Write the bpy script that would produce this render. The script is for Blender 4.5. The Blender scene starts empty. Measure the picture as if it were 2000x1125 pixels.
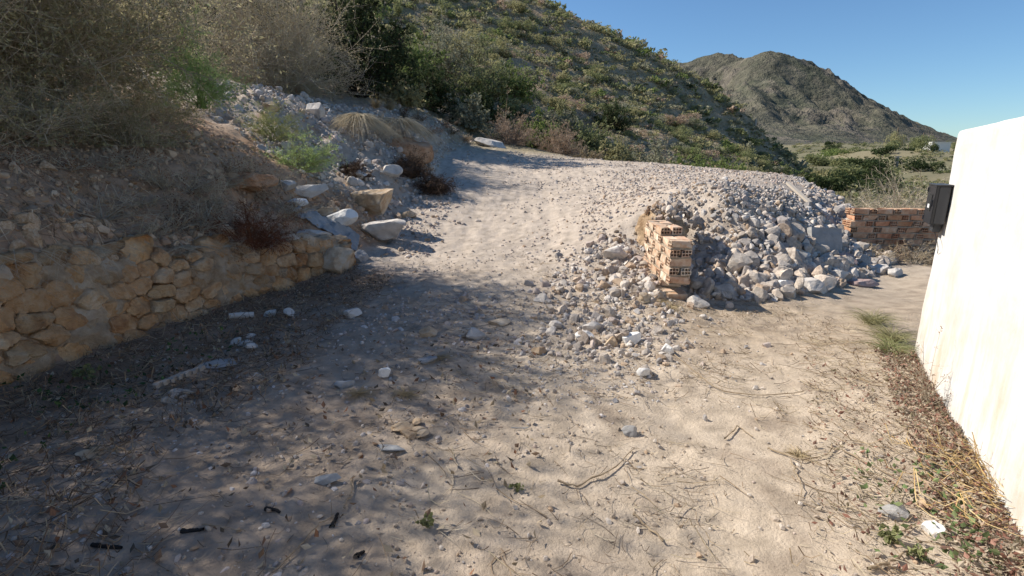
import bpy, bmesh, math, random
import numpy as np
from mathutils import Vector, Matrix, Quaternion, Euler

# ------------------------------------------------------------------ camera, sky, sun, exposure
SC = bpy.context.scene
R = math.radians
PITCH = R(14.2); CAM = np.array([0.0, 0.0, 1.6]); FPX = 1000.0
cam_d = bpy.data.cameras.new('camera'); cam = bpy.data.objects.new('camera', cam_d)
SC.collection.objects.link(cam); SC.camera = cam
cam.location = CAM; cam.rotation_euler = (R(90) - PITCH, 0, 0)
cam_d.sensor_width = 36; cam_d.lens = 18; cam_d.clip_start = 0.05; cam_d.clip_end = 20000
SUN_H = np.array([-0.92, 0.39]); SUN_H /= np.linalg.norm(SUN_H); SUN_E = R(40)
world = bpy.data.worlds.new('World'); SC.world = world; world.use_nodes = True
wn = world.node_tree.nodes; wl = world.node_tree.links
sky = wn.new('ShaderNodeTexSky'); sky.sky_type = 'NISHITA'; sky.sun_disc = False
sky.sun_elevation = SUN_E; sky.sun_rotation = math.atan2(SUN_H[0], SUN_H[1])
sky.air_density = 1.0; sky.dust_density = 0.1; sky.ozone_density = 3.0; sky.altitude = 100
smx = wn.new('ShaderNodeMix'); smx.data_type = 'RGBA'; smx.blend_type = 'MULTIPLY'; smx.inputs[0].default_value = 1; smx.inputs[7].default_value = (.72,.91,1.05,1)
wl.new(sky.outputs[0], smx.inputs[6]); wl.new(smx.outputs[2], wn['Background'].inputs[0]); wn['Background'].inputs[1].default_value = 0.084
sun_d = bpy.data.lights.new('sun', 'SUN'); sun_d.energy = 5.0; sun_d.angle = R(0.53); sun_d.color = (1.0, 0.93, 0.82)
sun = bpy.data.objects.new('sun', sun_d); SC.collection.objects.link(sun)
sdir = Vector((SUN_H[0]*math.cos(SUN_E), SUN_H[1]*math.cos(SUN_E), math.sin(SUN_E)))
sun.rotation_euler = sdir.to_track_quat('Z', 'Y').to_euler(); sun.location = (-20, 15, 30)
SC.view_settings.view_transform = 'Standard'; SC.view_settings.look = 'None'
SC.view_settings.exposure = 0.58; SC.view_settings.gamma = 1.0
SC.render.engine = 'CYCLES'
SC.cycles.max_bounces = 5; SC.cycles.diffuse_bounces = 3; SC.cycles.transparent_max_bounces = 4
try: SC.cycles.use_denoising = True
except Exception: pass

rng = np.random.default_rng(11); random.seed(11)
C = SC.collection

# ------------------------------------------------------------------ numpy noise
def _h(ix, iy, iz, seed):
    n = (ix.astype(np.int64)*374761393 + iy.astype(np.int64)*668265263 + iz.astype(np.int64)*2147483647 + seed*144269) & 0xffffffff
    n = ((n ^ (n >> 13))*1274126177) & 0xffffffff
    n = ((n ^ (n >> 15))*2246822519) & 0xffffffff
    return ((n ^ (n >> 16)) & 0xffffff)/float(0xffffff)*2 - 1
def noise2(x, y, seed=0):
    xi = np.floor(x); yi = np.floor(y); fx = x - xi; fy = y - yi
    ux = fx*fx*fx*(fx*(fx*6-15)+10); uy = fy*fy*fy*(fy*(fy*6-15)+10); z = np.zeros_like(xi)
    def g(a, b):
        t = (_h(xi+a, yi+b, z, seed)+1)*math.pi
        return np.cos(t)*(fx-a) + np.sin(t)*(fy-b)
    a = g(0,0); b = g(1,0); c = g(0,1); d = g(1,1)
    return 1.5*((a*(1-ux)+b*ux)*(1-uy) + (c*(1-ux)+d*ux)*uy)
def fbm(x, y, o=4, seed=0, gain=.5):
    s = 0; a = 1
    for i in range(o):
        s = s + a*noise2(x, y, seed+i*17); x = x*2.03+3.1; y = y*2.03-1.7; a *= gain
    return s
def noise3(p, seed=0):
    i = np.floor(p); f = p - i; u = f*f*(3-2*f); r = 0
    for a in (0,1):
        for b in (0,1):
            for c in (0,1):
                w = (u[:,0] if a else 1-u[:,0])*(u[:,1] if b else 1-u[:,1])*(u[:,2] if c else 1-u[:,2])
                r = r + w*_h(i[:,0]+a, i[:,1]+b, i[:,2]+c, seed)
    return r
def sstep(a, b, x):
    t = np.clip((x-a)/(b-a), 0, 1); return t*t*(3-2*t)
class RBF:
    def __init__(s, pts, lam=1e-3):
        p = np.array(pts, float); s.c = p[:, :2]; s.sc = 5.0; n = len(p)
        K = s.phi(s.c); K[np.arange(n), np.arange(n)] += lam
        Q = np.c_[np.ones(n), s.c/s.sc]
        A = np.block([[K, Q], [Q.T, np.zeros((3,3))]])
        s.w = np.linalg.solve(A, np.r_[p[:,2], 0, 0, 0])
    def phi(s, q):
        d2 = ((q[:,None,:]-s.c[None])**2).sum(-1)/s.sc**2
        return np.where(d2 > 1e-12, .5*d2*np.log(np.maximum(d2, 1e-12)), 0)
    def __call__(s, x, y):
        x = np.atleast_1d(np.asarray(x, float)); y = np.atleast_1d(np.asarray(y, float)); sh = x.shape
        q = np.c_[x.ravel(), y.ravel()]; out = np.empty(len(q))
        for i in range(0, len(q), 60000):
            k = q[i:i+60000]
            out[i:i+60000] = s.phi(k) @ s.w[:-3] + s.w[-3] + (k/s.sc) @ s.w[-2:]
        return out.reshape(sh)

# ------------------------------------------------------------------ place: survey points of the terrain (metres)
cp, sp = math.cos(PITCH), math.sin(PITCH)
def ray(px, py):
    a = (px-1000)/FPX; b = (562.5-py)/FPX
    return np.array([a, cp + b*sp, -sp + b*cp])
def at(px, py, Y):
    d = ray(px, py); return CAM + d*(Y/d[1])
def proj(p):
    q = np.asarray(p, float) - CAM; dep = q[...,1]*cp - q[...,2]*sp
    return 1000 + FPX*q[...,0]/dep, 562.5 - FPX*(q[...,1]*sp + q[...,2]*cp)/dep, dep

LOW = RBF([(-6,-2,0),(0,-2,0),(6,-2,0),(-4,1,0),(-2,1.5,0),(0,1.5,0),(2,1.5,0),(5,2,0),(-3,3,0),(-1,3,0),(1,3,0),(3,3,0),(6,4,0),
 (-2.5,4.5,.03),(-1,4.5,.02),(1,4.5,0),(3,4.5,0),(4.5,5.5,0),(6,6.5,0),(8,7.5,0),(6.2,7.6,0),(10,9,-.1),
 (-2,6,.08),(-1,6,.1),(0,6,.08),(1,5.6,.06),(-1.5,7.5,.2),(-.5,7.5,.2),(.5,7.3,.22),(-1.6,9,.37),(-.5,9,.35),(.7,8.8,.45),
 (-1.5,11.3,.82),(0,11,.66),(1,10.5,.72),(2,10,.85),(0,14.5,1.2),(-1.5,14,1.25),(-1.65,17,1.75),(0,18,1.75),(0,20,1.95),
 (1.3,6.4,.2),(1.6,7.1,.42),(1.3,8,.48),(1.5,5.6,.08),(1.75,6.2,.2),
 (2.3,8.2,.95),(2.7,8,1.05),(2.2,5.85,0),(2.3,6.6,.08),(2.45,7.2,.3),(2.6,7.65,.72),(2.8,6.5,.14),(2.9,7.05,.42),
 (2.54,13,1.25),(2.4,10,1.0),(3,9,1.15),(4.1,14,1.33),(4,10.5,1.18),(6.15,14,1.22),(5.6,10.2,1.0),(7.6,14,1.1),(6.3,11.2,.97),(3,7.55,1.02),(3.8,8.0,1.0),(4.7,8.75,.97),
 (3.05,5.95,.02),(4,6.6,.04),(5,7.5,.04),(5.8,8.1,.03),(3.3,6.8,.40),(4,7.3,.48),(5,8.1,.46),(5.7,9,.42),(6.37,10,.5),(7.3,11.5,.58),
 (6.3,8.6,.02),(7,9.5,0),(8,10.5,-.05),(8.7,12,0),(9.5,14,-.2),(9,9,-.05),
 (4.1,17,1.46),(6.05,15.5,1.3),(7.1,14.6,1.2),(8.3,14.6,.7),(4.7,19,1.0),(7,17.5,.5),(9,16,-.2),(2,20,1.7),(3,23,1.4),(10,18,-.8),(12,14,-.5),(12,10,-.2),(12,6,-.1),
 (0,22,2.2),(-2,20,2.2),(-2,24,2.6),(6,24,.3),(12,24,-1.0)], 2e-3)
BANK = RBF([(-4.4,1.2,1.15),(-3.95,3.3,1.05),(-3.7,4.4,.92),(-3.4,5.45,.72),(-3,6.4,.6),(-2.7,7,.5),
 (-4.48,4.6,1.51),(-3.95,4.9,1.08),(-4.65,6,1.64),(-3.85,6.8,1.45),(-3.47,7,1.0),(-3.6,8,1.42),(-3.17,8,.95),
 (-5.4,10,2.5),(-4.6,11,2.5),(-3.9,12,2.3),(-3.4,10,1.42),(-3.1,13,2.2),(-2.3,12,1.45),(-2.16,15,2.05),(-4.8,17,3.2),(-1.9,20,2.6),
 (-2.7,9.2,.95),(-2.4,8,.66),(-2.3,11,1.2),(-6,3,2.0),(-8,0,2.2),(-7,6,2.5),(-8,10,3.2),(-9,16,3.8),(-6,22,4.6),(-3,23,3.2),(-5.6,7.8,2.1),(-7,-2,1.8)], 2e-3)
WP = np.array([(-4.9,-2.5),(-4.35,1.2),(-3.62,3.3),(-3.32,4.4),(-3.0,5.45),(-2.55,6.3),(-2.15,7.0),(-1.95,8.2),(-1.95,9.6),(-1.75,11.2),(-1.75,13),(-1.95,15.2),(-1.9,18),(-1.2,22),(-1,28)])
def bank_d(x, y):
    best = np.full(np.shape(x), 1e9); sg = np.ones(np.shape(x))
    for a, b in zip(WP[:-1], WP[1:]):
        e = b-a; t = np.clip(((x-a[0])*e[0]+(y-a[1])*e[1])/(e@e), 0, 1)
        dx = x-a[0]-t*e[0]; dy = y-a[1]-t*e[1]; d = np.hypot(dx, dy)
        c = e[0]*dy - e[1]*dx; m = d < best
        best = np.where(m, d, best); sg = np.where(m, np.sign(c), sg)
    return best*sg
def far_h(x, y):
    v = np.interp(y, [-3000,0,15,25,60,120,200,400,3000], [0,0,-.3,-1.2,-1,1.0,4.5,12,22])
    return v + fbm(x*.02, y*.02, 3, 5)*np.clip((y-25)/80, 0, 1)*2.6
def Hs(x, y):
    x = np.atleast_1d(np.asarray(x, float)); y = np.atleast_1d(np.asarray(y, float))
    xc = np.clip(x, -9, 13); yc = np.clip(y, -3, 25)
    lo = LOW(xc, yc); bk = BANK(xc, yc); d = bank_d(x, y)
    w = np.interp(y, [5.8,7.5,9,30], [.42,.55,.9,1.0])
    k = np.clip(d/w, 0, 1); k = k*k*(3-2*k)
    n = lo*(1-k) + bk*k
    out = np.maximum(np.maximum(-9-x, x-13), np.maximum(-3-y, y-25))
    m = sstep(0, 10, out)
    return n*(1-m) + far_h(x, y)*m
def H(x, y):
    x = np.atleast_1d(np.asarray(x, float)); y = np.atleast_1d(np.asarray(y, float))
    h = Hs(x, y); d = bank_d(x, y); r = np.hypot(x, y-5); amp = np.clip(1.6-r/40, 0, 1)
    b = sstep(0, .5, d)
    h = h + amp*((.022+.05*b+.09*b*sstep(8.5,10,y))*fbm(x*1.3, y*1.3, 3, 1) + (.010+.02*b)*fbm(x*6, y*6, 4, 7, .6))
    tr = sstep(6.4, 8, y)*(1-b)
    cx = -.25+.25*np.sin((y-6)*.28)+.06*noise2(y*.7, y*0, 3); rut = np.exp(-((x-cx-.72)/.13)**2)+np.exp(-((x-cx+.72)/.13)**2)
    cx2 = .9+.10*(y-2)**1.0; rut2 = np.exp(-((x-cx2)/.11)**2)*sstep(5.5,4,y)
    return h + amp*(.010*tr*fbm(x*3.2, y*3.2, 4, 23, .65) - .018*rut*tr - .012*rut2*(1+noise2(x*3,y*14,5)))
def H1(x, y): return float(H(x, y)[0])
def G(px, py, tmax=40):
    d = ray(px, py); t = np.geomspace(1.2, tmax, 700); p = CAM + t[:,None]*d
    below = p[:,2] < H(p[:,0], p[:,1])
    i = int(np.argmax(below)) if below.any() else len(t)-1
    a, b = t[max(i-1,0)], t[i]
    for _ in range(14):
        m = (a+b)/2; q = CAM+m*d
        if q[2] < H1(q[0], q[1]): b = m
        else: a = m
    return CAM + b*d

# ------------------------------------------------------------------ object helpers
def tag(o, label=None, cat=None, group=None, kind=None):
    if label: o['label'] = label
    if cat: o['category'] = cat
    if group: o['group'] = group
    if kind: o['kind'] = kind
    return o
def link(o, parent=None):
    C.objects.link(o)
    if parent: o.parent = parent
    return o
def empty(name, loc=(0,0,0), rz=0):
    o = bpy.data.objects.new(name, None); o.location = loc; o.rotation_euler = (0,0,rz); o.empty_display_size = .1
    return link(o)
def mesh(name, v, f, m=None, smooth=False, col=None):
    v = np.asarray(v, np.float32); me = bpy.data.meshes.new(name); me.vertices.add(len(v)); me.vertices.foreach_set('co', v.ravel())
    if isinstance(f, np.ndarray):
        k = f.shape[1]; n = len(f); me.loops.add(n*k); me.polygons.add(n)
        me.loops.foreach_set('vertex_index', f.astype(np.int32).ravel()); me.polygons.foreach_set('loop_start', np.arange(n, dtype=np.int32)*k)
    else:
        n = len(f); L = np.array([len(q) for q in f], np.int32); me.loops.add(int(L.sum())); me.polygons.add(n)
        me.loops.foreach_set('vertex_index', np.array([i for q in f for i in q], np.int32))
        me.polygons.foreach_set('loop_start', np.r_[0, np.cumsum(L)[:-1]].astype(np.int32))
    me.polygons.foreach_set('use_smooth', np.full(n, smooth))
    if col is not None:
        a = me.attributes.new('Col', 'FLOAT_COLOR', 'POINT'); c = np.ones((len(v),4), np.float32); c[:,:3] = col; a.data.foreach_set('color', c.ravel())
    me.update(calc_edges=True)
    if m: me.materials.append(m)
    return me
def mobj(name, v, f, m, parent=None, smooth=False, col=None):
    return link(bpy.data.objects.new(name, mesh(name, v, f, m, smooth, col)), parent)
def join(parts):                       # list of (v, f) with equal face size
    vs, fs, o = [], [], 0
    for v, f in parts: vs.append(v); fs.append(f+o); o += len(v)
    return np.concatenate(vs), np.concatenate(fs)

# ------------------------------------------------------------------ materials
def lin(c): return tuple(((u/255)/12.92 if u/255 <= .04045 else ((u/255+.055)/1.055)**2.4) for u in c)
def mat(name, cols, scale=6, rough=.9, bump=.3, bscale=60, bdist=.02, attr=False, objrand=None, transl=0, spec=.15, detail=5, thin=False):
    """cols: 2-3 linear colours mixed by noise; attr multiplies by the mesh colour; objrand = value spread per object"""
    m = bpy.data.materials.new(name); m.use_nodes = True; nt = m.node_tree; N = nt.nodes; L = nt.links
    bs = N['Principled BSDF']; bs.inputs['Roughness'].default_value = rough; bs.inputs['Specular IOR Level'].default_value = spec
    tc = N.new('ShaderNodeNewGeometry') if not objrand else N.new('ShaderNodeTexCoord')
    vec = tc.outputs['Position'] if not objrand else tc.outputs['Object']
    if objrand:
        oi = N.new('ShaderNodeObjectInfo'); ad = N.new('ShaderNodeVectorMath'); ad.operation = 'ADD'
        mu = N.new('ShaderNodeMath'); mu.operation = 'MULTIPLY'; mu.inputs[1].default_value = 37; L.new(oi.outputs['Random'], mu.inputs[0])
        L.new(vec, ad.inputs[0]); L.new(mu.outputs[0], ad.inputs[1]); vec = ad.outputs[0]
    nz = N.new('ShaderNodeTexNoise'); nz.inputs['Scale'].default_value = scale; nz.inputs['Detail'].default_value = detail; nz.inputs['Roughness'].default_value = .65
    L.new(vec, nz.inputs['Vector'])
    rp = N.new('ShaderNodeValToRGB'); e = rp.color_ramp.elements
    e[0].position = .32; e[1].position = .68; e[0].color = (*cols[0],1); e[1].color = (*cols[-1],1)
    for i, c in enumerate(cols[1:-1]):
        k = e.new(.32+.36*(i+1)/(len(cols)-1)); k.color = (*c,1)
    L.new(nz.outputs['Fac'], rp.inputs[0]); out = rp.outputs[0]
    if objrand:
        r2 = N.new('ShaderNodeValToRGB'); q = r2.color_ramp.elements; q[0].position = 0; q[1].position = 1
        q[0].color = (*objrand[0],1); q[1].color = (*objrand[-1],1)
        for i, c in enumerate(objrand[1:-1]):
            k = q.new((i+1)/(len(objrand)-1)); k.color = (*c,1)
        L.new(oi.outputs['Random'], r2.inputs[0])
        mx = N.new('ShaderNodeMix'); mx.data_type = 'RGBA'; mx.blend_type = 'MULTIPLY'; mx.inputs[0].default_value = 1
        L.new(out, mx.inputs[6]); L.new(r2.outputs[0], mx.inputs[7]); out = mx.outputs[2]
    if attr:
        at_ = N.new('ShaderNodeAttribute'); at_.attribute_name = 'Col'
        mx = N.new('ShaderNodeMix'); mx.data_type = 'RGBA'; mx.blend_type = 'MULTIPLY'; mx.inputs[0].default_value = 1
        L.new(out, mx.inputs[6]); L.new(at_.outputs['Color'], mx.inputs[7]); out = mx.outputs[2]
    L.new(out, bs.inputs['Base Color'])
    if bump:
        n2 = N.new('ShaderNodeTexNoise'); n2.inputs['Scale'].default_value = bscale; n2.inputs['Detail'].default_value = 5; n2.inputs['Roughness'].default_value = .7; L.new(vec, n2.inputs['Vector'])
        bp = N.new('ShaderNodeBump'); bp.inputs['Strength'].default_value = bump; bp.inputs['Distance'].default_value = bdist
        L.new(n2.outputs['Fac'], bp.inputs['Height']); L.new(bp.outputs[0], bs.inputs['Normal'])
    if transl:
        tr = N.new('ShaderNodeBsdfTranslucent'); L.new(out, tr.inputs[0]); ms = N.new('ShaderNodeMixShader'); ms.inputs[0].default_value = transl
        L.new(bs.outputs[0], ms.inputs[1]); L.new(tr.outputs[0], ms.inputs[2]); L.new(ms.outputs[0], N['Material Output'].inputs[0])
    return m
W3 = lambda a, b=None: [(a,)*3, ((b if b else a),)*3]
M = {}
M['ground'] = mat('ground', [(.72,.70,.67),(1,.98,.95),(1.16,1.15,1.13)], 5.0, .95, .6, 48, .04, attr=True, detail=12)
M['rock'] = mat('rock', [(.35,.305,.265),(.52,.465,.41),(.62,.575,.52)], 4, .9, .5, 18, .05, objrand=[(.62,.62,.66),(1,.97,.93),(.85,.80,.76),(1.12,1.08,1.04),(.92,.78,.66),(.78,.78,.80),(1.05,1.02,.98)])
M['rock_tan'] = mat('rock_tan', [(.36,.24,.14),(.52,.39,.27),(.60,.51,.41)], 4, .9, .5, 18, .05, objrand=[(.8,.76,.72),(1.05,1,.95),(.95,.85,.74),(1.0,1.02,1.05),(1.08,.95,.82)])
M['red_earth'] = mat('red_earth', [(.30,.15,.08),(.46,.27,.16),(.50,.34,.23)], 6, .95, .9, 14, .06)
M['rubble'] = mat('rubble', [(.78,.76,.75),(1.05,1.04,1.03)], 9, .92, .45, 40, .02, attr=True)
M['stone_grey'] = mat('stone_grey', [(.22,.215,.21),(.35,.34,.33),(.44,.425,.41)], 5, .9, .5, 25, .02)
M['stone_white'] = mat('stone_white', [(.50,.48,.46),(.68,.66,.63),(.74,.73,.71)], 6, .9, .4, 25, .02)
M['stone_pale'] = mat('stone_pale', [(.36,.33,.30),(.52,.48,.44),(.60,.57,.53)], 6, .9, .5, 25, .02)
M['stone_tan'] = mat('stone_tan', [(.30,.20,.12),(.45,.34,.23),(.52,.45,.36)], 6, .9, .5, 25, .02)
M['stone_red'] = mat('stone_red', [(.24,.15,.13),(.36,.27,.25),(.44,.37,.35)], 6, .9, .5, 25, .02)
M['slate'] = mat('slate', [(.22,.225,.235),(.31,.315,.32),(.38,.38,.375)], 6, .85, .4, 25, .02)
M['masonry'] = mat('masonry', [(.33,.18,.09),(.50,.32,.17),(.58,.45,.31)], 5, .9, .9, 16, .05, objrand=[(.80,.72,.64),(1.1,1.0,.92),(1.1,1.12,1.16),(1.0,.84,.70),(.72,.76,.80),(1.1,.95,.78),(.95,1.0,1.04)])
M['mortar'] = mat('mortar', [(.27,.175,.10),(.43,.31,.20),(.56,.46,.35)], 4, .95, .9, 20, .05, detail=8)
M['brick'] = mat('brick', [(.44,.26,.17),(.56,.40,.285),(.61,.53,.43)], 13, .85, .3, 40, .01, objrand=[(1,1,1),(1.15,1.2,1.25),(.85,.8,.75),(1.1,1.25,1.35),(1.0,.9,.85)])
M['brick_mortar'] = mat('brick_mortar', [(.30,.24,.18),(.44,.37,.29)], 12, .95, .6, 60, .02)
M['concrete'] = mat('concrete', [(.26,.255,.25),(.38,.37,.36)], 6, .95, .4, 50, .01)
M['bark'] = mat('bark', [(.10,.075,.05),(.20,.16,.12)], 20, .9, .4, 60, .01)
M['bark_dark'] = mat('bark_dark', [(.025,.02,.018),(.06,.05,.045)], 10, .9, .4, 40, .02)
M['char'] = mat('char', [(.012,.011,.011),(.03,.028,.027)], 20, .8, .5, 60, .01)
M['stick'] = mat('stick', [(.20,.15,.10),(.38,.30,.21)], 15, .9, .4, 80, .005)
def foliage(name, a, b, c=None, t=.3): M[name] = mat(name, [a, c or tuple((u+v)/2 for u, v in zip(a,b)), b], 3.0, .8, 0, transl=t, spec=.1)
foliage('twig_dry', (.32,.26,.19), (.60,.52,.40), t=.2)
foliage('leaf_grey', (.24,.225,.125), (.48,.43,.26), t=.45)
foliage('leaf_strawolive', (.32,.28,.16), (.56,.49,.32), t=.45)
foliage('twig_brown', (.32,.23,.165), (.54,.42,.32), t=.3)
foliage('leaf_feather', (.26,.38,.12), (.48,.58,.26), t=.55)
foliage('leaf_yellowgreen', (.17,.20,.07), (.36,.36,.16), t=.35)
foliage('leaf_dark', (.03,.045,.02), (.085,.11,.045), t=.3)
foliage('leaf_green', (.15,.17,.08), (.30,.31,.15), t=.4)
foliage('leaf_bright', (.12,.165,.05), (.26,.31,.11), t=.4)
foliage('leaf_olive', (.24,.23,.12), (.42,.39,.21), t=.4)
foliage('leaf_sage', (.21,.21,.145), (.38,.37,.26), t=.3)
foliage('leaf_straw', (.30,.23,.13), (.52,.43,.28), t=.3)
foliage('leaf_rust', (.10,.035,.018), (.25,.10,.05), t=.2)
foliage('grass_dry', (.34,.28,.19), (.58,.51,.38), t=.25)
foliage('root', (.06,.038,.025), (.15,.10,.07), t=.05)
M['hill'] = mat('hill', [(.78,.76,.72),(1.0,.98,.94),(1.15,1.12,1.08)], .9, .95, .9, 2.2, .5, attr=True, detail=10)
M['mountain'] = mat('mountain', [(.40,.41,.39),(.70,.69,.65),(.96,.92,.85)], .035, .95, 1.0, .05, 14, attr=True, detail=12)
M['litter'] = mat('litter', [(.8,.8,.8),(1.15,1.12,1.1)], 8, .85, 0, attr=True, transl=.15)
def white_paint():
    m = mat('white_paint', [(.53,.51,.475),(.62,.61,.59),(.67,.67,.665)], 2.2, .85, .3, 9, .02, detail=9)
    N = m.node_tree.nodes; L = m.node_tree.links; bs = N['Principled BSDF']; src = bs.inputs['Base Color'].links[0].from_socket
    g = N.new('ShaderNodeNewGeometry'); mp = N.new('ShaderNodeMapping'); mp.inputs['Scale'].default_value = (3.5, 3.5, .7); L.new(g.outputs['Position'], mp.inputs[0])
    n = N.new('ShaderNodeTexNoise'); n.inputs['Scale'].default_value = 2.0; n.inputs['Detail'].default_value = 7; n.inputs['Roughness'].default_value = .7; L.new(mp.outputs[0], n.inputs[0])
    r = N.new('ShaderNodeValToRGB'); r.color_ramp.elements[0].position = .46; r.color_ramp.elements[1].position = .74; L.new(n.outputs['Fac'], r.inputs[0])
    sx = N.new('ShaderNodeSeparateXYZ'); L.new(g.outputs['Position'], sx.inputs[0])
    mr = N.new('ShaderNodeMapRange'); mr.inputs[1].default_value = .0; mr.inputs[2].default_value = .75; mr.inputs[3].default_value = 1.3; mr.inputs[4].default_value = .3; L.new(sx.outputs[2], mr.inputs[0])
    mu = N.new('ShaderNodeMath'); mu.operation = 'MULTIPLY'; L.new(r.outputs[0], mu.inputs[0]); L.new(mr.outputs[0], mu.inputs[1])
    mx = N.new('ShaderNodeMix'); mx.data_type = 'RGBA'; L.new(mu.outputs[0], mx.inputs[0]); L.new(src, mx.inputs[6]); mx.inputs[7].default_value = (.52,.40,.28,1)
    L.new(mx.outputs[2], bs.inputs['Base Color']); return m
M['white_paint'] = white_paint()
def flat(name, c, rough=.6, spec=.3):
    m = bpy.data.materials.new(name); m.use_nodes = True; b = m.node_tree.nodes['Principled BSDF']
    n = m.node_tree.nodes.new('ShaderNodeTexNoise'); n.inputs['Scale'].default_value = 25; n.inputs['Detail'].default_value = 4
    r = m.node_tree.nodes.new('ShaderNodeValToRGB'); r.color_ramp.elements[0].color = (*[u*.85 for u in c],1); r.color_ramp.elements[1].color = (*[min(u*1.12,1) for u in c],1)
    m.node_tree.links.new(n.outputs[0], r.inputs[0]); m.node_tree.links.new(r.outputs[0], b.inputs['Base Color'])
    b.inputs['Roughness'].default_value = rough; b.inputs['Specular IOR Level'].default_value = spec; return m
M['black_plastic'] = flat('black_plastic', (.045,.047,.052), .45, .4)
M['dark_plastic'] = flat('dark_plastic', (.02,.02,.023), .35, .4)
M['paper'] = flat('paper', (.72,.72,.72)); M['house'] = flat('house', (.70,.68,.64)); M['ruin'] = flat('ruin', (.55,.46,.37)); M['hole'] = flat('hole', (.03,.03,.03))
M['pole'] = flat('pole', (.42,.37,.31)); M['plaster'] = flat('plaster', (.33,.29,.25), .9); M['tarp'] = mat('tarp', [(.22,.23,.235),(.34,.345,.345)], 5, .7, .4, 40, .01)

# ------------------------------------------------------------------ GROUND: one sheet, fine near the yard, coarse to the horizon
def axis(a, b, step, far_a, far_b, gr):
    c = list(np.arange(a, b+1e-6, step)); s = step
    while c[-1] < far_b: s *= gr; c.append(c[-1]+s)
    s = step
    while c[0] > far_a: s *= gr; c.insert(0, c[0]-s)
    return np.array(c)
gx = axis(-4.1, 3.4, .036, -4000, 4000, 1.08); gy = axis(1.4, 7.0, .036, -1500, 5000, 1.035)
GX, GY = np.meshgrid(gx, gy); GZ = H(GX, GY)
def grid_faces(nx, ny):
    i = np.arange(nx*ny).reshape(ny, nx)
    return np.c_[i[:-1,:-1].ravel(), i[:-1,1:].ravel(), i[1:,1:].ravel(), i[1:,:-1].ravel()]
def inpoly(x, y, poly):
    p = np.array(poly); r = np.zeros(np.shape(x), bool); j = len(p)-1
    for i in range(len(p)):
        c = ((p[i,1] > y) != (p[j,1] > y)) & (x < (p[j,0]-p[i,0])*(y-p[i,1])/(p[j,1]-p[i,1]+1e-12)+p[i,0])
        r ^= c; j = i
    return r
def ground_col(x, y):
    d = bank_d(x, y); n = fbm(x*.9, y*.9, 4, 31); n2 = fbm(x*2.6, y*2.6, 4, 41); n3 = fbm(x*9, y*9, 3, 43)
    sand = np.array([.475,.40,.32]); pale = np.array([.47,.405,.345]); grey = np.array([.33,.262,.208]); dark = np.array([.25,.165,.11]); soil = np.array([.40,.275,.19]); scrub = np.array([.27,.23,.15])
    c = np.ones(x.shape+(3,))*sand
    def mixc(c, k, t): k = np.clip(k, 0, 1)[...,None]; return c*(1-k)+t*k
    c = mixc(c, sstep(.6, -1.6, x+.5*n+(y-3)*.12)*.85, grey)                       # ashy ground on the left half, its grey darkened further to deepen the shade
    c = mixc(c, sstep(3.6,4.6,y+.4*n)*sstep(1.2,1.9,x+.3*n)*sstep(7.5,6,y)*.65, np.array([.36,.285,.21]))
    c = mixc(c, sstep(5.2, 7.5, y+.5*n)*sstep(4.2, 2.2, x-.3*np.maximum(y-7,0)), pale)
    c = mixc(c, sstep(6.5, 9, y+.4*n)*sstep(9.5, 7.5, x), pale)
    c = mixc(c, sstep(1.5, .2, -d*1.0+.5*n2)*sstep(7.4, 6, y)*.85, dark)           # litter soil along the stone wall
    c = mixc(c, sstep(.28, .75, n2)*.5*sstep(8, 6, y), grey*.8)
    c = mixc(c, sstep(0, .3, d)*sstep(10.5, 8.5, y), soil); c = mixc(c, sstep(0, .4, d)*sstep(8.5, 10.5, y), pale*.85)
    c = mixc(c, sstep(.2,.6,n2)*sstep(0,.3,d)*.6, np.array([.42,.25,.14]))
    c = mixc(c, sstep(16, 21, y+.12*x), scrub); c = mixc(c, sstep(9, 11, x), scrub)
    c = mixc(c, sstep(5,6.5,y)*sstep(2.5,3.5,x)*sstep(8.4,7.9,y-.6*(x-5))*.5, sand*.85)
    f = fbm(x*.03, y*.03, 4, 77); far = sstep(24, 40, y)
    c = mixc(c, far*(.45+.45*sstep(-.2, .4, f)), np.array([.15,.145,.09]))
    return c*(1+.16*n3[...,None])
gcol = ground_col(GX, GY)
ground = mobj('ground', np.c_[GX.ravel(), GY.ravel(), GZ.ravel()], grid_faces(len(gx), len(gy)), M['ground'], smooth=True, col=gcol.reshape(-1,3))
tag(ground, 'pale stony dirt track and yard running on into the valley', 'ground', kind='structure')

# ------------------------------------------------------------------ HILLSIDE and MOUNTAIN
HILLR = RBF([(0,24,2.4),(6.8,28,1.5),(12,34,1.2),(17.5,40,.8),(24,50,.5),(30.8,60,1.8),(33,60,0),(-6.6,30,7.2),(-10.9,40,11.5),(-12,24,5.8),(-4,22.5,3.3),
 (2.7,75,21.9),(9.9,72,17.8),(16.8,70,14.7),(22,67,10.4),(25.8,65,8.1),(28.4,62,5.3),(31.7,57,.2),(7.9,42,5.8),(4.6,50,10.1),(19.3,50,2.97),(2,34,5.2),
 (-20,45,16),(-25,30,10),(-15,75,28),(-40,70,36),(3,100,20),(17,95,10),(28,85,3),(34,75,-3),(-15,110,28),(36,64,-2),(42,58,-4),(44,90,-5),
 (0,20,1.0),(8,22,-.8),(14,26,-1.8),(22,36,-2.2),(30,46,-2.5),(40,48,-4),(-9,18,2.4),(-40,30,14),(-45,110,34)], 5e-3)
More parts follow.
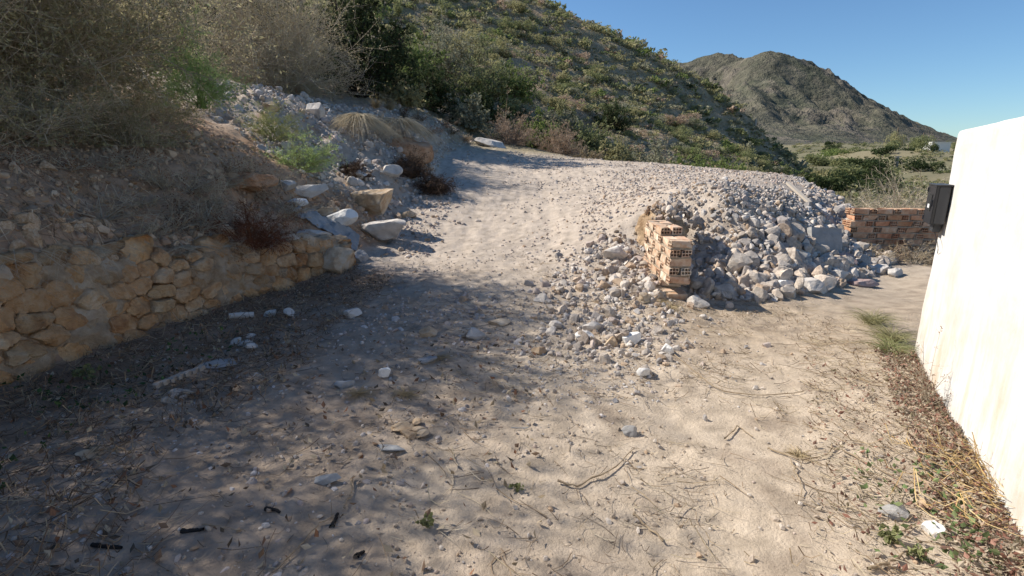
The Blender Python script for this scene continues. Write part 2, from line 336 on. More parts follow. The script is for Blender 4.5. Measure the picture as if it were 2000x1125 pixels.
def HH(x, y):
    h = HILLR(x, y); k = sstep(20, 30, y)
    h = h + k*(.45*fbm(x*.12, y*.12, 4, 51) + .22*fbm(x*.5, y*.5, 4, 53))
    st = 1.5; q = h/st + .15*noise2(x*.15, y*.15, 8); fr = q-np.floor(q)
    return h + k*.55*st*(sstep(.55, .95, fr)-fr)*.5                                  # old cultivation steps
hx = np.arange(-40, 46, .42); hy = np.arange(18, 104, .42); HX, HY = np.meshgrid(hx, hy); HZ = HH(HX, HY)
n1 = fbm(HX*.25, HY*.25, 4, 61); n2 = fbm(HX*1.1, HY*1.1, 3, 63)
hc = np.ones(HX.shape+(3,))*np.array([.35,.30,.205])
hc = hc*(1-sstep(-.05,.45,n1)[...,None]) + np.array([.28,.255,.165])*sstep(-.05,.45,n1)[...,None]
k = sstep(.3,.7,n2)[...,None]; hc = hc*(1-k)+np.array([.46,.39,.30])*k
k = (sstep(.35,.6,fbm(HX*.16+9,HY*.16,3,67))*.7)[...,None]; hc = hc*(1-k)+np.array([.42,.31,.22])*k
hillside = mobj('hillside', np.c_[HX.ravel(), HY.ravel(), HZ.ravel()], grid_faces(len(hx), len(hy)), M['hill'], smooth=True, col=hc.reshape(-1,3))
tag(hillside, 'dry brown hillside under the scrub with old terrace steps', 'hillside', kind='structure')

mp = [at(*q) for q in [(1325,130,1000),(1370,118,1000),(1400,108,1000),(1432,113,985),(1448,121,965),(1470,110,930),(1500,103,900),(1530,110,890),(1560,125,880),(1600,137,870),(1650,166,850),(1700,200,830),(1750,226,810),(1800,255,790),(1862,280,760),(1950,300,740),(1200,120,1000),(1000,150,1000),
 (1500,272,470),(1600,283,470),(1700,290,460),(1800,291,450),(1350,262,520),(1900,300,440),(1100,270,500),
 (1480,165,760),(1470,200,690),(1530,170,770),(1560,215,680),(1610,245,610),(1545,245,600),
 (1575,160,840),(1620,200,790),(1655,240,720),(1690,275,600),(1640,180,815),(1680,225,745),(1715,265,650),(1760,255,720),(1400,150,930),(1400,190,830),(1440,235,600)]]
mp += [(-300,1500,60),(300,1400,40),(700,1300,20),(1000,900,-10),(900,600,0),(450,1150,110),(-200,700,40),(-300,450,8),(200,1200,120),(0,350,8),(250,330,8),(500,330,6),(800,380,4)]
MT = RBF(mp, 1e-4); MT.__init__(mp, .05)
mx_ = np.arange(-100, 960, 4.2); my_ = np.arange(330, 1200, 4.2); MX, MY = np.meshgrid(mx_, my_); MZ = MT(MX, MY)
rise = sstep(10, 70, MZ)
rid = 1-np.abs(fbm(MX*.0075, MY*.0045, 5, 71)); rid2 = 1-np.abs(fbm(MX*.03, MY*.02, 4, 75))
crag = sstep(.05, .5, fbm(MX*.009, MY*.009, 3, 79))
skyk = 1-.85*np.exp(-((MY-np.interp(MX,[330,420,600,800],[990,900,850,770]))/75)**2)
MZ = MZ + rise*skyk*(22*(rid-.72) + (3+15*crag)*(rid2-.75)) + rise*(2+3*crag)*fbm(MX*.06, MY*.06, 4, 83, .6)
mc = np.ones(MX.shape+(3,))*np.array([.165,.16,.125])
k = sstep(-.1,.5,fbm(MX*.012,MY*.012,4,85))[...,None]*.8; mc = mc*(1-k)+np.array([.12,.13,.095])*k
k = (crag*sstep(.55,.85,rid2))[...,None]*.9; mc = mc*(1-k)+np.array([.225,.20,.175])*k
k = sstep(.15,.6,fbm(MX*.05,MY*.05,4,87))[...,None]*.75; mc = mc*(1-k)+np.array([.215,.195,.16])*k
mountain = mobj('mountain', np.c_[MX.ravel(), MY.ravel(), MZ.ravel()], grid_faces(len(mx_), len(my_)), M['mountain'], smooth=True, col=mc.reshape(-1,3))
tag(mountain, 'bare rocky mountain with twin summits beyond the valley', 'mountain', kind='structure')

# ------------------------------------------------------------------ shape makers
def ico(sub):
    bm = bmesh.new(); bmesh.ops.create_icosphere(bm, subdivisions=sub, radius=1)
    v = np.array([q.co[:] for q in bm.verts]); f = np.array([[q.index for q in p.verts] for p in bm.faces]); bm.free(); return v, f
ICO = {s: ico(s) for s in (1,2,3,4)}
def rock(seed, sub=2, planes=12, nz=.06, flat_=(.9,.7), lo=.5, hi=.85):
    r = np.random.default_rng(seed); v, f = ICO[sub]; v = v.copy()
    for _ in range(planes):
        n = r.normal(size=3); n /= np.linalg.norm(n); d = r.uniform(lo, hi); o = v@n-d
        v -= np.maximum(o, 0)[:,None]*n
    v *= np.array([1, r.uniform(flat_[1], flat_[0]), r.uniform(flat_[1]*.8, flat_[0]*.9)])
    nn = v/np.linalg.norm(v, axis=1)[:,None]
    v = v + nn*(nz*noise3(v*2.3+seed, seed)+nz*.5*noise3(v*6+seed, seed+5))[:,None]
    return v/np.abs(v).max(), f
def rotm(n, r=rng):
    q = r.normal(size=(n,4)); q /= np.linalg.norm(q, axis=1)[:,None]; w,x,y,z = q.T
    return np.stack([np.stack([1-2*(y*y+z*z),2*(x*y-z*w),2*(x*z+y*w)],1),np.stack([2*(x*y+z*w),1-2*(x*x+z*z),2*(y*z-x*w)],1),np.stack([2*(x*z-y*w),2*(y*z+x*w),1-2*(x*x+y*y)],1)],1)
def scatter(protos, pos, size, cols=None):
    """copies of small shapes joined into one mesh"""
    V, F, K, o = [], [], [], 0; idx = rng.integers(0, len(protos), len(pos)); Rm = rotm(len(pos))
    for k, (pv, pf) in enumerate(protos):
        s = np.where(idx == k)[0]
        if not len(s): continue
        v = np.einsum('nij,vj->nvi', Rm[s], pv)*size[s][:,None,None] + pos[s][:,None,:]
        f = pf[None]+(np.arange(len(s))*len(pv))[:,None,None]+o
        V.append(v.reshape(-1,3)); F.append(f.reshape(-1,pf.shape[1])); o += v.shape[0]*v.shape[1]
        if cols is not None: K.append(np.repeat(cols[s], len(pv), 0))
    return np.concatenate(V), np.concatenate(F), (np.concatenate(K) if cols is not None else None)
def tubes(P, rad, sides=3):
    """P (N,K,3) polylines, rad (N,K) -> quads"""
    N_, K, _ = P.shape; T = np.gradient(P, axis=1); T /= np.linalg.norm(T, axis=2, keepdims=True)+1e-9
    up = np.zeros_like(T); up[...,2] = 1; up[np.abs(T[...,2]) > .9] = (1,0,0)
    A = np.cross(T, up); A /= np.linalg.norm(A, axis=2, keepdims=True)+1e-9; B = np.cross(T, A)
    a = np.arange(sides)*2*math.pi/sides
    V = P[:,:,None,:] + rad[:,:,None,None]*(A[:,:,None,:]*np.cos(a)[None,None,:,None] + B[:,:,None,:]*np.sin(a)[None,None,:,None])
    i = np.arange(N_*K*sides).reshape(N_, K, sides); j = np.roll(i, -1, 2)
    F = np.stack([i[:,:-1], j[:,:-1], j[:,1:], i[:,1:]], -1).reshape(-1,4)
    return V.reshape(-1,3), F
def ribbons(P, wid, r=rng):
    N_, K, _ = P.shape; T = np.gradient(P, axis=1); s = np.cross(T, r.normal(size=(N_,1,3))); s /= np.linalg.norm(s, axis=2, keepdims=True)+1e-9
    V = np.stack([P-s*wid[:,:,None], P+s*wid[:,:,None]], 2); i = np.arange(N_*K*2).reshape(N_, K, 2)
    F = np.stack([i[:,:-1,0], i[:,:-1,1], i[:,1:,1], i[:,1:,0]], -1).reshape(-1,4)
    return V.reshape(-1,3), F
def leaves(P, size, r=rng, aspect=.45, nrm=None):
    """one diamond leaf per point"""
    n = len(P); d = r.normal(size=(n,3)); d /= np.linalg.norm(d, axis=1)[:,None]
    e = np.cross(d, r.normal(size=(n,3)) if nrm is None else nrm); e /= np.linalg.norm(e, axis=1)[:,None]+1e-9
    L = (size if np.ndim(size) else np.full(n, size))[:,None]; w = L*aspect
    bend = np.cross(d, e)*L*.18
    V = np.stack([P-d*L, P+e*w+bend, P+d*L, P-e*w+bend], 1).reshape(-1,3); i = np.arange(n)*4
    return V, np.c_[i, i+1, i+2, i+3]
def shrub_geo(r, rad, hgt, n0=40, n1=8, n2=6, nl=3, leaf=.02, aspect=.4, tw=.004, droop=.0, lobes=True, open_=.35, leaf_spread=.06):
    """branching shrub: stems, twigs and leaves in a lumpy dome"""
    az = r.uniform(0, 2*math.pi, n0); ph = np.arccos(r.uniform(.05, 1, n0))
    lob = 1+.22*np.sin(az*3+r.uniform(0,6))*np.sin(ph*2+1)+.14*r.normal(size=n0) if lobes else np.ones(n0)
    tip = np.c_[np.sin(ph)*np.cos(az)*rad, np.sin(ph)*np.sin(az)*rad, np.cos(ph)*hgt*.95+.05*hgt]*lob[:,None]
    base = np.c_[r.normal(size=(n0,2))*rad*.12, np.zeros(n0)]
    t = np.linspace(0,1,5)[None,:,None]
    mid = base*.55+tip*.45+np.c_[r.normal(size=(n0,2))*rad*.08, np.full(n0, hgt*.10)]
    S = (1-t)**2*base[:,None]+2*t*(1-t)*mid[:,None]+t*t*tip[:,None]
    rs = np.linspace(1,.3,5)[None]*tw*3*r.uniform(.7,1.4,(n0,1))
    def child(S, n, ln, K, up):
        N_ = len(S); kk = S.shape[1]; pi = np.repeat(np.arange(N_), n); u = r.uniform(open_, 1, len(pi))*(kk-1); a = np.minimum(u.astype(int), kk-2); fr = (u-a)[:,None]
        p = S[pi,a]*(1-fr)+S[pi,a+1]*fr; d = S[pi,a+1]-S[pi,a]; d /= np.linalg.norm(d, axis=1)[:,None]+1e-9
        d = d*.75+r.normal(size=d.shape)*.62; d[:,2] += up; d /= np.linalg.norm(d, axis=1)[:,None]+1e-9
        l = ln*r.uniform(.5,1.3,len(pi))[:,None]; tt = np.linspace(0,1,K)[None,:,None]
        w = r.normal(size=d.shape)*.28; w[:,2] -= droop
        return p[:,None]+d[:,None]*l[:,None]*tt+(w*l)[:,None]*tt*tt
    T1 = child(S, n1, min(rad,hgt)*.42, 4, .15); T2 = child(T1, n2, min(rad,hgt)*.2, 3, .1)
    for Q in (T1, T2): Q[...,2] = np.maximum(Q[...,2], .02)
    v1, f1 = tubes(S, rs, 4); v2, f2 = tubes(T1, np.repeat(np.linspace(1,.45,4)[None]*tw*1.3, len(T1), 0), 3)
    v3, f3 = ribbons(T2, np.repeat(np.linspace(1,.35,3)[None]*tw*.75, len(T2), 0), r)
    wood = join([(v1,f1),(v2,f2),(v3,f3)])
    lv = None
    if nl:
        pi = np.repeat(np.arange(len(T2)), nl); u = r.uniform(.2,1,len(pi))*2; a = np.minimum(u.astype(int),1); fr = (u-a)[:,None]
        p = T2[pi,a]*(1-fr)+T2[pi,a+1]*fr + r.normal(size=(len(pi),3))*leaf_spread*min(rad,hgt)*.3
        p[:,2] = np.maximum(p[:,2], .01)
        lv = leaves(p, leaf*r.uniform(.6,1.4,len(p)), r, aspect)
    return wood, lv
def shrub(name, loc, rad, hgt, wood_m, leaf_m, label, cat='shrub', group=None, seed=0, rz=0, leaf_name='foliage', **kw):
    r = np.random.default_rng(seed+900); w, lv = shrub_geo(r, rad, hgt, **kw)
    o = empty(name, loc, rz); tag(o, label, cat, group)
    mobj('branches', *w, M[wood_m], o)
    if lv: mobj(leaf_name, *lv, M[leaf_m], o)
    return o
def tuft_geo(r, n, ln, spread, wid=.003, up=1.0, droop=.6, K=5):
    a = r.uniform(0, 2*math.pi, n); d = np.c_[np.cos(a)*spread, np.sin(a)*spread, np.full(n, up)]*1.0+r.normal(size=(n,3))*.18
    d /= np.linalg.norm(d, axis=1)[:,None]; l = ln*r.uniform(.45,1.2,n)[:,None]
    t = np.linspace(0,1,K)[None,:,None]; b = np.c_[r.normal(size=(n,2))*ln*.1, np.zeros(n)]
    P = b[:,None]+d[:,None]*l[:,None]*t; P[...,2] -= (l*droop)[:,:,None][:,:,0]*(t[...,0]**2)*1.0
    P[...,0] += (d[:,0:1]*l*droop*.5)*(t[...,0]**2); P[...,1] += (d[:,1:2]*l*droop*.5)*(t[...,0]**2)
    return ribbons(P, np.repeat(np.linspace(1,.15,K)[None]*wid, n, 0), r)

# ------------------------------------------------------------------ RETAINING WALL on the left: stones in a mortar face
RW = np.array([(-4.35,1.2),(-3.62,3.3),(-3.32,4.4),(-3.0,5.45),(-2.55,6.3),(-2.15,7.0)]); RT = np.array([1.12,1.02,.86,.64,.5,.42])
rs_ = np.r_[0, np.cumsum(np.hypot(*np.diff(RW, axis=0).T))]; RL = rs_[-1]
def wall_pt(s, z, out=0.0):
    s = np.asarray(s, float); x = np.interp(s, rs_, RW[:,0]); y = np.interp(s, rs_, RW[:,1]); e = .25
    dx = np.interp(s+e, rs_, RW[:,0])-np.interp(s-e, rs_, RW[:,0]); dy = np.interp(s+e, rs_, RW[:,1])-np.interp(s-e, rs_, RW[:,1]); l = np.hypot(dx, dy)
    nx, ny = dy/l, -dx/l; o = out-.20*z-.13*z*z-.02
    return np.stack([x+nx*o, y+ny*o, z+np.interp(s, rs_, [0,0,0,.05,.1,.12])], -1)
wall = empty('retaining_wall', (-3.5,3.8,0)); tag(wall, 'low ochre rubble stone retaining wall holding up the bank', 'stone wall')
def wmesh(name, v, f, m, smooth=True):
    o = mobj(name, v - np.array([-3.5,3.8,0]), f, m, wall, smooth); return o
ss = np.linspace(-.02, RL+.05, 230); tt = np.linspace(-.08, 1.0, 44); SS, TT = np.meshgrid(ss, tt); top = np.interp(SS, rs_, RT)
ZZ = TT*top*(1.0+.28*fbm(SS*1.5, SS*0+3, 4, 3))
WO = -.026+.080*fbm(SS*1.7, ZZ*2.2, 4, 91, .6)+.022*fbm(SS*8, ZZ*8, 4, 93, .6) - .12*sstep(.93,1.0,TT)
wmesh('mortar_face', wall_pt(SS, ZZ, WO).reshape(-1,3), grid_faces(len(ss), len(tt)), M['mortar'])
def clip_poly(poly, n, d):
    out = []
    for i in range(len(poly)):
        a, b = poly[i], poly[(i+1)%len(poly)]; da, db = a@n-d, b@n-d
        if da <= 0: out.append(a)
        if da*db < 0: out.append(a+(b-a)*(da/(da-db)))
    return out
rw = np.random.default_rng(4); seeds = []
for _ in range(4000):
    c = np.array([rw.uniform(.1, RL-.05), 0]); tp = np.interp(c[0], rs_, RT); c[1] = rw.uniform(.02, tp-.02)
    md = rw.choice([.13,.17,.25,.36])
    if all(math.hypot((c[0]-q[0])/1.35, (c[1]-q[1])/.8) > md for q in seeds): seeds.append(c)
NA = 26
for i, c in enumerate(seeds):
    sq = [c+np.array(q) for q in ((-.42,-.26),(.42,-.26),(.42,.26),(-.42,.26))]; poly = sq
    for j, q in enumerate(seeds):
        if j == i or abs(q[0]-c[0]) > 1: continue
        w = np.array([1/1.35**2, 1/.8**2]); n = (q-c)*w; mid = (q+c)/2; poly = clip_poly(poly, n, mid@n)
        if len(poly) < 3: break
    if len(poly) < 3: continue
    tp = np.interp(c[0], rs_, RT); poly = clip_poly(poly, np.array([0.,1.]), tp*(1+.30*float(noise2(np.array([c[0]*2.1]), np.array([7.]), 3)[0]))); poly = clip_poly(poly, np.array([0.,-1.]), .03)
    if len(poly) < 3: continue
    poly = np.array(poly); cc = poly.mean(0); ang = np.linspace(0, 2*math.pi, NA, endpoint=False); rad = []
    for a in ang:
        d = np.array([math.cos(a), math.sin(a)]); best = 1e9
        for k in range(len(poly)):
            p, q = poly[k]-cc, poly[(k+1)%len(poly)]-cc; e = q-p; den = d[0]*e[1]-d[1]*e[0]
            if abs(den) < 1e-9: continue
            t = (p[0]*e[1]-p[1]*e[0])/den; u = (p[0]*d[1]-p[1]*d[0])/den
            if t > 0 and -1e-6 <= u <= 1+1e-6: best = min(best, t)
        rad.append(best)
    rad = np.array(rad); rad = np.convolve(np.r_[rad[-1], rad, rad[0]], [.2,.6,.2], 'valid')
    rad = np.maximum(rad-rw.uniform(-.01,.02), rad*.75)*(1+.07*rw.normal(size=NA)); proud = rw.uniform(-.02,.085); V = []; F = []
    pl_ = [(rw.uniform(.5,1.15)*max(proud,.02)+.012, rw.normal(size=2)*.34) for _ in range(4)]
    prof = [(1.0,-.09),(1.0,-.004),(.96,.7),(.86,.95),(.64,1.0),(.34,1.0)]
    for f_, o_ in prof:
        p = cc+np.c_[np.cos(ang), np.sin(ang)]*(rad*f_)[:,None]
        nzz = .030*fbm(p[:,0]*7, p[:,1]*9, 4, 200+i, .6)
        fc = np.min([h_+(p-cc)@g_ for h_, g_ in pl_], axis=0)
        V.append(wall_pt(p[:,0], p[:,1], (o_*fc+.5*nzz if o_ > 0 else np.full(NA, o_))-.01))
    V.append(wall_pt(cc[:1], cc[1:], proud)[:1] if False else wall_pt(np.array([cc[0]]), np.array([cc[1]]), np.array([min(h_ for h_, g_ in pl_)])-.01))
    V = np.concatenate(V)
    for k in range(len(prof)-1):
        for a in range(NA):
            b = (a+1)%NA; F.append((k*NA+a, k*NA+b, (k+1)*NA+b, (k+1)*NA+a))
    for a in range(NA): F.append(((len(prof)-1)*NA+a, (len(prof)-1)*NA+(a+1)%NA, len(prof)*NA))
    wmesh('stone', V, F, M['masonry'], False)

# ------------------------------------------------------------------ WHITE WALL on the right with its meter box
WA = np.array([3.40,4.07]); WD = np.array([-1.215,-2.22]); WD /= np.linalg.norm(WD); WN = np.array([WD[1], -WD[0]]); WLEN = 6.5  # length carried on unseen past the camera, added to bounce sunlight leftwards
if WN[0] > 0: WN = -WN
ww = empty('white_wall', (WA[0], WA[1], 0)); tag(ww, 'whitewashed masonry wall leaning into view on the right, stained near the ground', 'wall')
def wwp(u, o, z): return np.stack([WD[0]*u+WN[0]*o, WD[1]*u+WN[1]*o, z+0*u], -1)
us = np.r_[0,.004,.012,.03, np.linspace(.06, WLEN, 230)]; zs = np.r_[np.linspace(-.3, 1.77, 70), 1.785, 1.796, 1.80]
U, Z = np.meshgrid(us, zs); O = .006*fbm(U*1.5, Z*1.5, 3, 5)+.0015*fbm(U*9, Z*9, 3, 6)
rnd = .006*(np.clip((.03-U)/.03,0,1)**2+np.clip((Z-1.77)/.03,0,1)**2); topn = .004*fbm(U[0]*2.2, U[0]*0, 3, 9)+.018*U[0]/1.0
Zt = Z+np.clip((Z-1.2)/.6,0,1)*topn[None]
mobj('face', wwp(U+.010*noise2(Z*3, Z*0+1, 3)*np.clip(1-U/.05,0,1), O-rnd, Zt).reshape(-1,3), grid_faces(len(us), len(zs)), M['white_paint'], ww, True)
T_ = .24
Uc = us; zt = Zt[-1]; n = len(us)
v = np.concatenate([wwp(Uc, np.full(n,-.0065)+O[-1], zt), wwp(Uc, np.full(n,-T_), zt+.002), wwp(Uc, np.full(n,-T_), np.full(n,-.3))])
f = [(i,i+1,n+i+1,n+i) for i in range(n-1)]+[(n+i,n+i+1,2*n+i+1,2*n+i) for i in range(n-1)]
mobj('coping', v, f, M['white_paint'], ww)
zc = zs; v = np.concatenate([wwp(np.zeros(len(zc)), -rnd[:,0]+O[:,0]-.0005, Zt[:,0]), wwp(np.zeros(len(zc)), np.full(len(zc),-T_), Zt[:,0])])
mobj('end_face', v, [(i,i+1,len(zc)+i+1,len(zc)+i) for i in range(len(zc)-1)], M['white_paint'], ww)
def boxgeo(a, b):
    a = np.array(a, float); b = np.array(b, float)
    v = np.array([[(a,b)[i][0],(a,b)[j][1],(a,b)[k][2]] for i in (0,1) for j in (0,1) for k in (0,1)])
    return v, np.array([(0,1,3,2),(4,6,7,5),(0,4,5,1),(2,3,7,6),(0,2,6,4),(1,5,7,3)])
def bev(name, a, b, m, parent, bv=.006, seg=2):
    me = bpy.data.meshes.new(name); bm = bmesh.new(); v, f = boxgeo(a, b); vs = [bm.verts.new(p) for p in v]
    for q in f: bm.faces.new([vs[i] for i in q])
    bmesh.ops.recalc_face_normals(bm, faces=bm.faces); bmesh.ops.bevel(bm, geom=list(bm.edges), offset=bv, segments=seg, affect='EDGES'); bm.to_mesh(me); bm.free()
    me.materials.append(m); return link(bpy.data.objects.new(name, me), parent)
eb = empty('meter_box'); eb.matrix_world = Matrix(((WD[0],WN[0],0,WA[0]),(WD[1],WN[1],0,WA[1]),(0,0,1,0),(0,0,0,1)))
tag(eb, 'black meter box fixed to the far end of the white wall', 'meter box')
bev('body', (-.06,.012,1.11), (.20,.085,1.395), M['black_plastic'], eb); lid = bev('lid', (-.066,.082,1.105), (.205,.102,1.40), M['dark_plastic'], eb)
bev('hood', (-.07,.0,1.397), (.21,.108,1.408), M['black_plastic'], eb, .003); bev('window', (.02,.1025,1.20), (.13,.106,1.33), M['hole'], lid, .002)
bev('latch', (.15,.1025,1.24), (.165,.116,1.29), M['black_plastic'], lid, .002)
for z_ in (1.14,1.36): bev('hinge', (-.062,.096,z_-.018), (-.05,.110,z_+.018), M['black_plastic'], lid, .002)
bev('sticker', (.04,.1065,1.225), (.10,.108,1.255), M['paper'], lid, .0005); bev('conduit_block', (.0,.01,1.04), (.12,.06,1.109), M['black_plastic'], eb)
cb = np.array([[.06+.16*math.sin(q*2.6), .035-.03*q+.01*math.sin(q*3), 1.04-.16*q] for q in np.linspace(0,1,12)]); v, f = tubes(cb[None], np.full((1,12),.0025), 6)
mobj('cable', v, f, M['dark_plastic'], eb, True)

# ------------------------------------------------------------------ HOLLOW BRICKS
BL, BW, BH = .24, .115, .085
def brick_mesh():
    v, f = [], []; ys = [-.5*BW, -.5*BW+.010, -.0245, -.0125, .0125, .0245, .5*BW-.010, .5*BW]
    ys = [-.0575,-.048,-.0205,-.0135,.0135,.0205,.048,.0575]; zs = [0,.010,.038,.047,.075,BH]
    def V(*p): v.append(p); return len(v)-1
    for sgn in (-1,1):
        x = sgn*BL/2; g = [[V(x,y,z) for z in zs] for y in ys]; dp = x-sgn*.055
        for i in range(len(ys)-1):
            for j in range(len(zs)-1):
                q = [g[i][j], g[i+1][j], g[i+1][j+1], g[i][j+1]]
                if i in (1,3,5) and j in (1,3):
                    b = [V(dp,*v[k][1:]) for k in q]
                    for a in range(4): f.append((q[a], q[(a+1)%4], b[(a+1)%4], b[a]))
                    f.append(tuple(b))
                else: f.append(tuple(q))
    for (y0,z0),(y1,z1) in (((-.0575,0),(.0575,0)),((.0575,0),(.0575,BH)),((.0575,BH),(-.0575,BH)),((-.0575,BH),(-.0575,0))):
        f.append((V(-BL/2,y0,z0),V(BL/2,y0,z0),V(BL/2,y1,z1),V(-BL/2,y1,z1)))
    return mesh('brick', np.array(v), f, M['brick'])
BRICK = brick_mesh()
def chip(me, seed, m):
    c = me.copy(); c.materials.clear(); c.materials.append(m); v = np.empty(len(c.vertices)*3, np.float32); c.vertices.foreach_get('co', v); v = v.reshape(-1,3); r = np.random.default_rng(seed)
    v = v+.0035*np.stack([noise3(v*28+k*9+seed, seed+k) for k in range(3)],1)
    for _ in range(3):
        co = np.array([BL/2,BW/2,BH/2])*r.choice([-1,1],3)+np.array([0,0,BH/2]); d = np.linalg.norm(v-co,axis=1); v += (np.array([0,0,BH/2])-v)*(np.clip(1-d/r.uniform(.02,.05),0,1)*r.uniform(.1,.3))[:,None]
    c.vertices.foreach_set('co', v.astype(np.float32).ravel()); c.update(); return c
M['brick_red'] = mat('brick_red', [(.36,.18,.105),(.50,.29,.18),(.56,.43,.31)], 11, .85, .3, 40, .01, objrand=[(1,1,1),(1.1,1.1,1.1),(.8,.75,.7),(1.05,1.2,1.3),(1.0,.85,.8)])
BRICKS = {m: [chip(BRICK, 60+k, M[m]) for k in range(5)] for m in ('brick','brick_red')}
def half_brick(seed):
    r = np.random.default_rng(seed); v, f = ICO[3]; v = np.clip(v*1.6, -1, 1)*np.array([BL*.30,BW/2,BH/2]); v = v+.006*np.stack([noise3(v*30+k*9, seed+k) for k in range(3)],1); v[:,2] += BH/2
    return mesh('brick_bat', v, f, M['brick'])
BATS = [half_brick(s) for s in (1,2,3)]
def brick_wall(name, origin, rz, length, hts, label, courses, seed, ragged=0, drop=.12, bm='brick'):
    """courses of alternating pairs of stretchers and headers along local x; hts(x) = number of courses standing there"""
    r = random.Random(seed); o = empty(name, origin, rz); tag(o, label, 'brick wall'); step = BH+.016; J = .013; per = BL+J+BW+J; cv, cf, off = [], [], 0
    def put(me, x, y, z, a, nm='brick'):
        b = bpy.data.objects.new(nm, me); b.location = (x+r.uniform(-.008,.008), y+r.uniform(-.010,.010), z); b.rotation_euler = (r.uniform(-.015,.015), r.uniform(-.015,.015), a+r.uniform(-.05,.05)); link(b, o)
    for c in range(courses):
        x = r.uniform(-.015,.02)+ragged*r.random(); z = c*step; xs = []; first = c%2
        while x < length:
            for kind in (('s','h') if not first else ('h','s')):
                w = BL if kind == 's' else BW; xc = x+w/2
                if xc-w/2 > -.03 and xc+w/2 < length+.12 and c < hts(xc):
                    topc = c+1 >= hts(xc); edge = xc-w/2 < .22
                    if not ((topc or edge) and r.random() < drop):
                        xs += [xc-w/2, xc+w/2]
                        if kind == 's':
                            if edge and r.random() < .3: put(BATS[r.randrange(3)], xc+.03, -.0635, z, 0, 'brick_bat')
                            else: put(r.choice(BRICKS[bm]), xc, -.0635, z, 0)
                            put(r.choice(BRICKS[bm]), xc, .0635, z, 0)
                        else: put(r.choice(BRICKS[bm]), xc, 0, z, math.pi/2)
                x += w+J
        if xs:
            def mb(a, b):
                nonlocal off
                q, g = boxgeo(a, b); cv.append(q); cf.append(g+off); off += 8
            e0, e1 = min(xs)+r.uniform(.005,.02), max(xs)-r.uniform(.005,.02)
            mb((e0, -r.uniform(.108,.121), z-.0165), (e1, r.uniform(.108,.121), z+.0005))
            for g0, g1 in zip(xs[1::2], xs[2::2]):
                if g1-g0 < .05: mb((g0-.002, -.110, z), (g1+.002, .111, z+BH-.001))
    mobj('mortar', np.concatenate(cv), np.concatenate(cf), M['brick_mortar'], o)
    return o
# stub wall half buried by the rubble: its broken end looks at the yard (local x runs away from the end)
brick_wall('broken_brick_wall', (1.89,5.63,-.08), R(90), 1.15, lambda x: 8 if x < .16 else (8 if x < .36 else 9), 'broken stub of hollow brick wall rising out of the rubble', 9, 15, drop=.1)
brick_wall('hollow_brick_wall', (5.62,8.62,-.10), R(-3), 3.0, lambda x: 9 if x > .10 else 7, 'low run of weathered hollow brick wall beyond the heap, behind dry weeds', 9, 8, .08, drop=.0, bm='brick_red')
bm_v, bm_f = rock(301, 4, 16, .16, (.95,.85), .6, .8)
o = mobj('masonry_block', bm_v*np.array([.32,.42,.38]), bm_f, M['mortar']); o.location = (2.1,7.15,.62); o.rotation_euler = (.1,.05,.4)
tag(o, 'brown block of old masonry standing behind the broken brick stub', 'masonry')

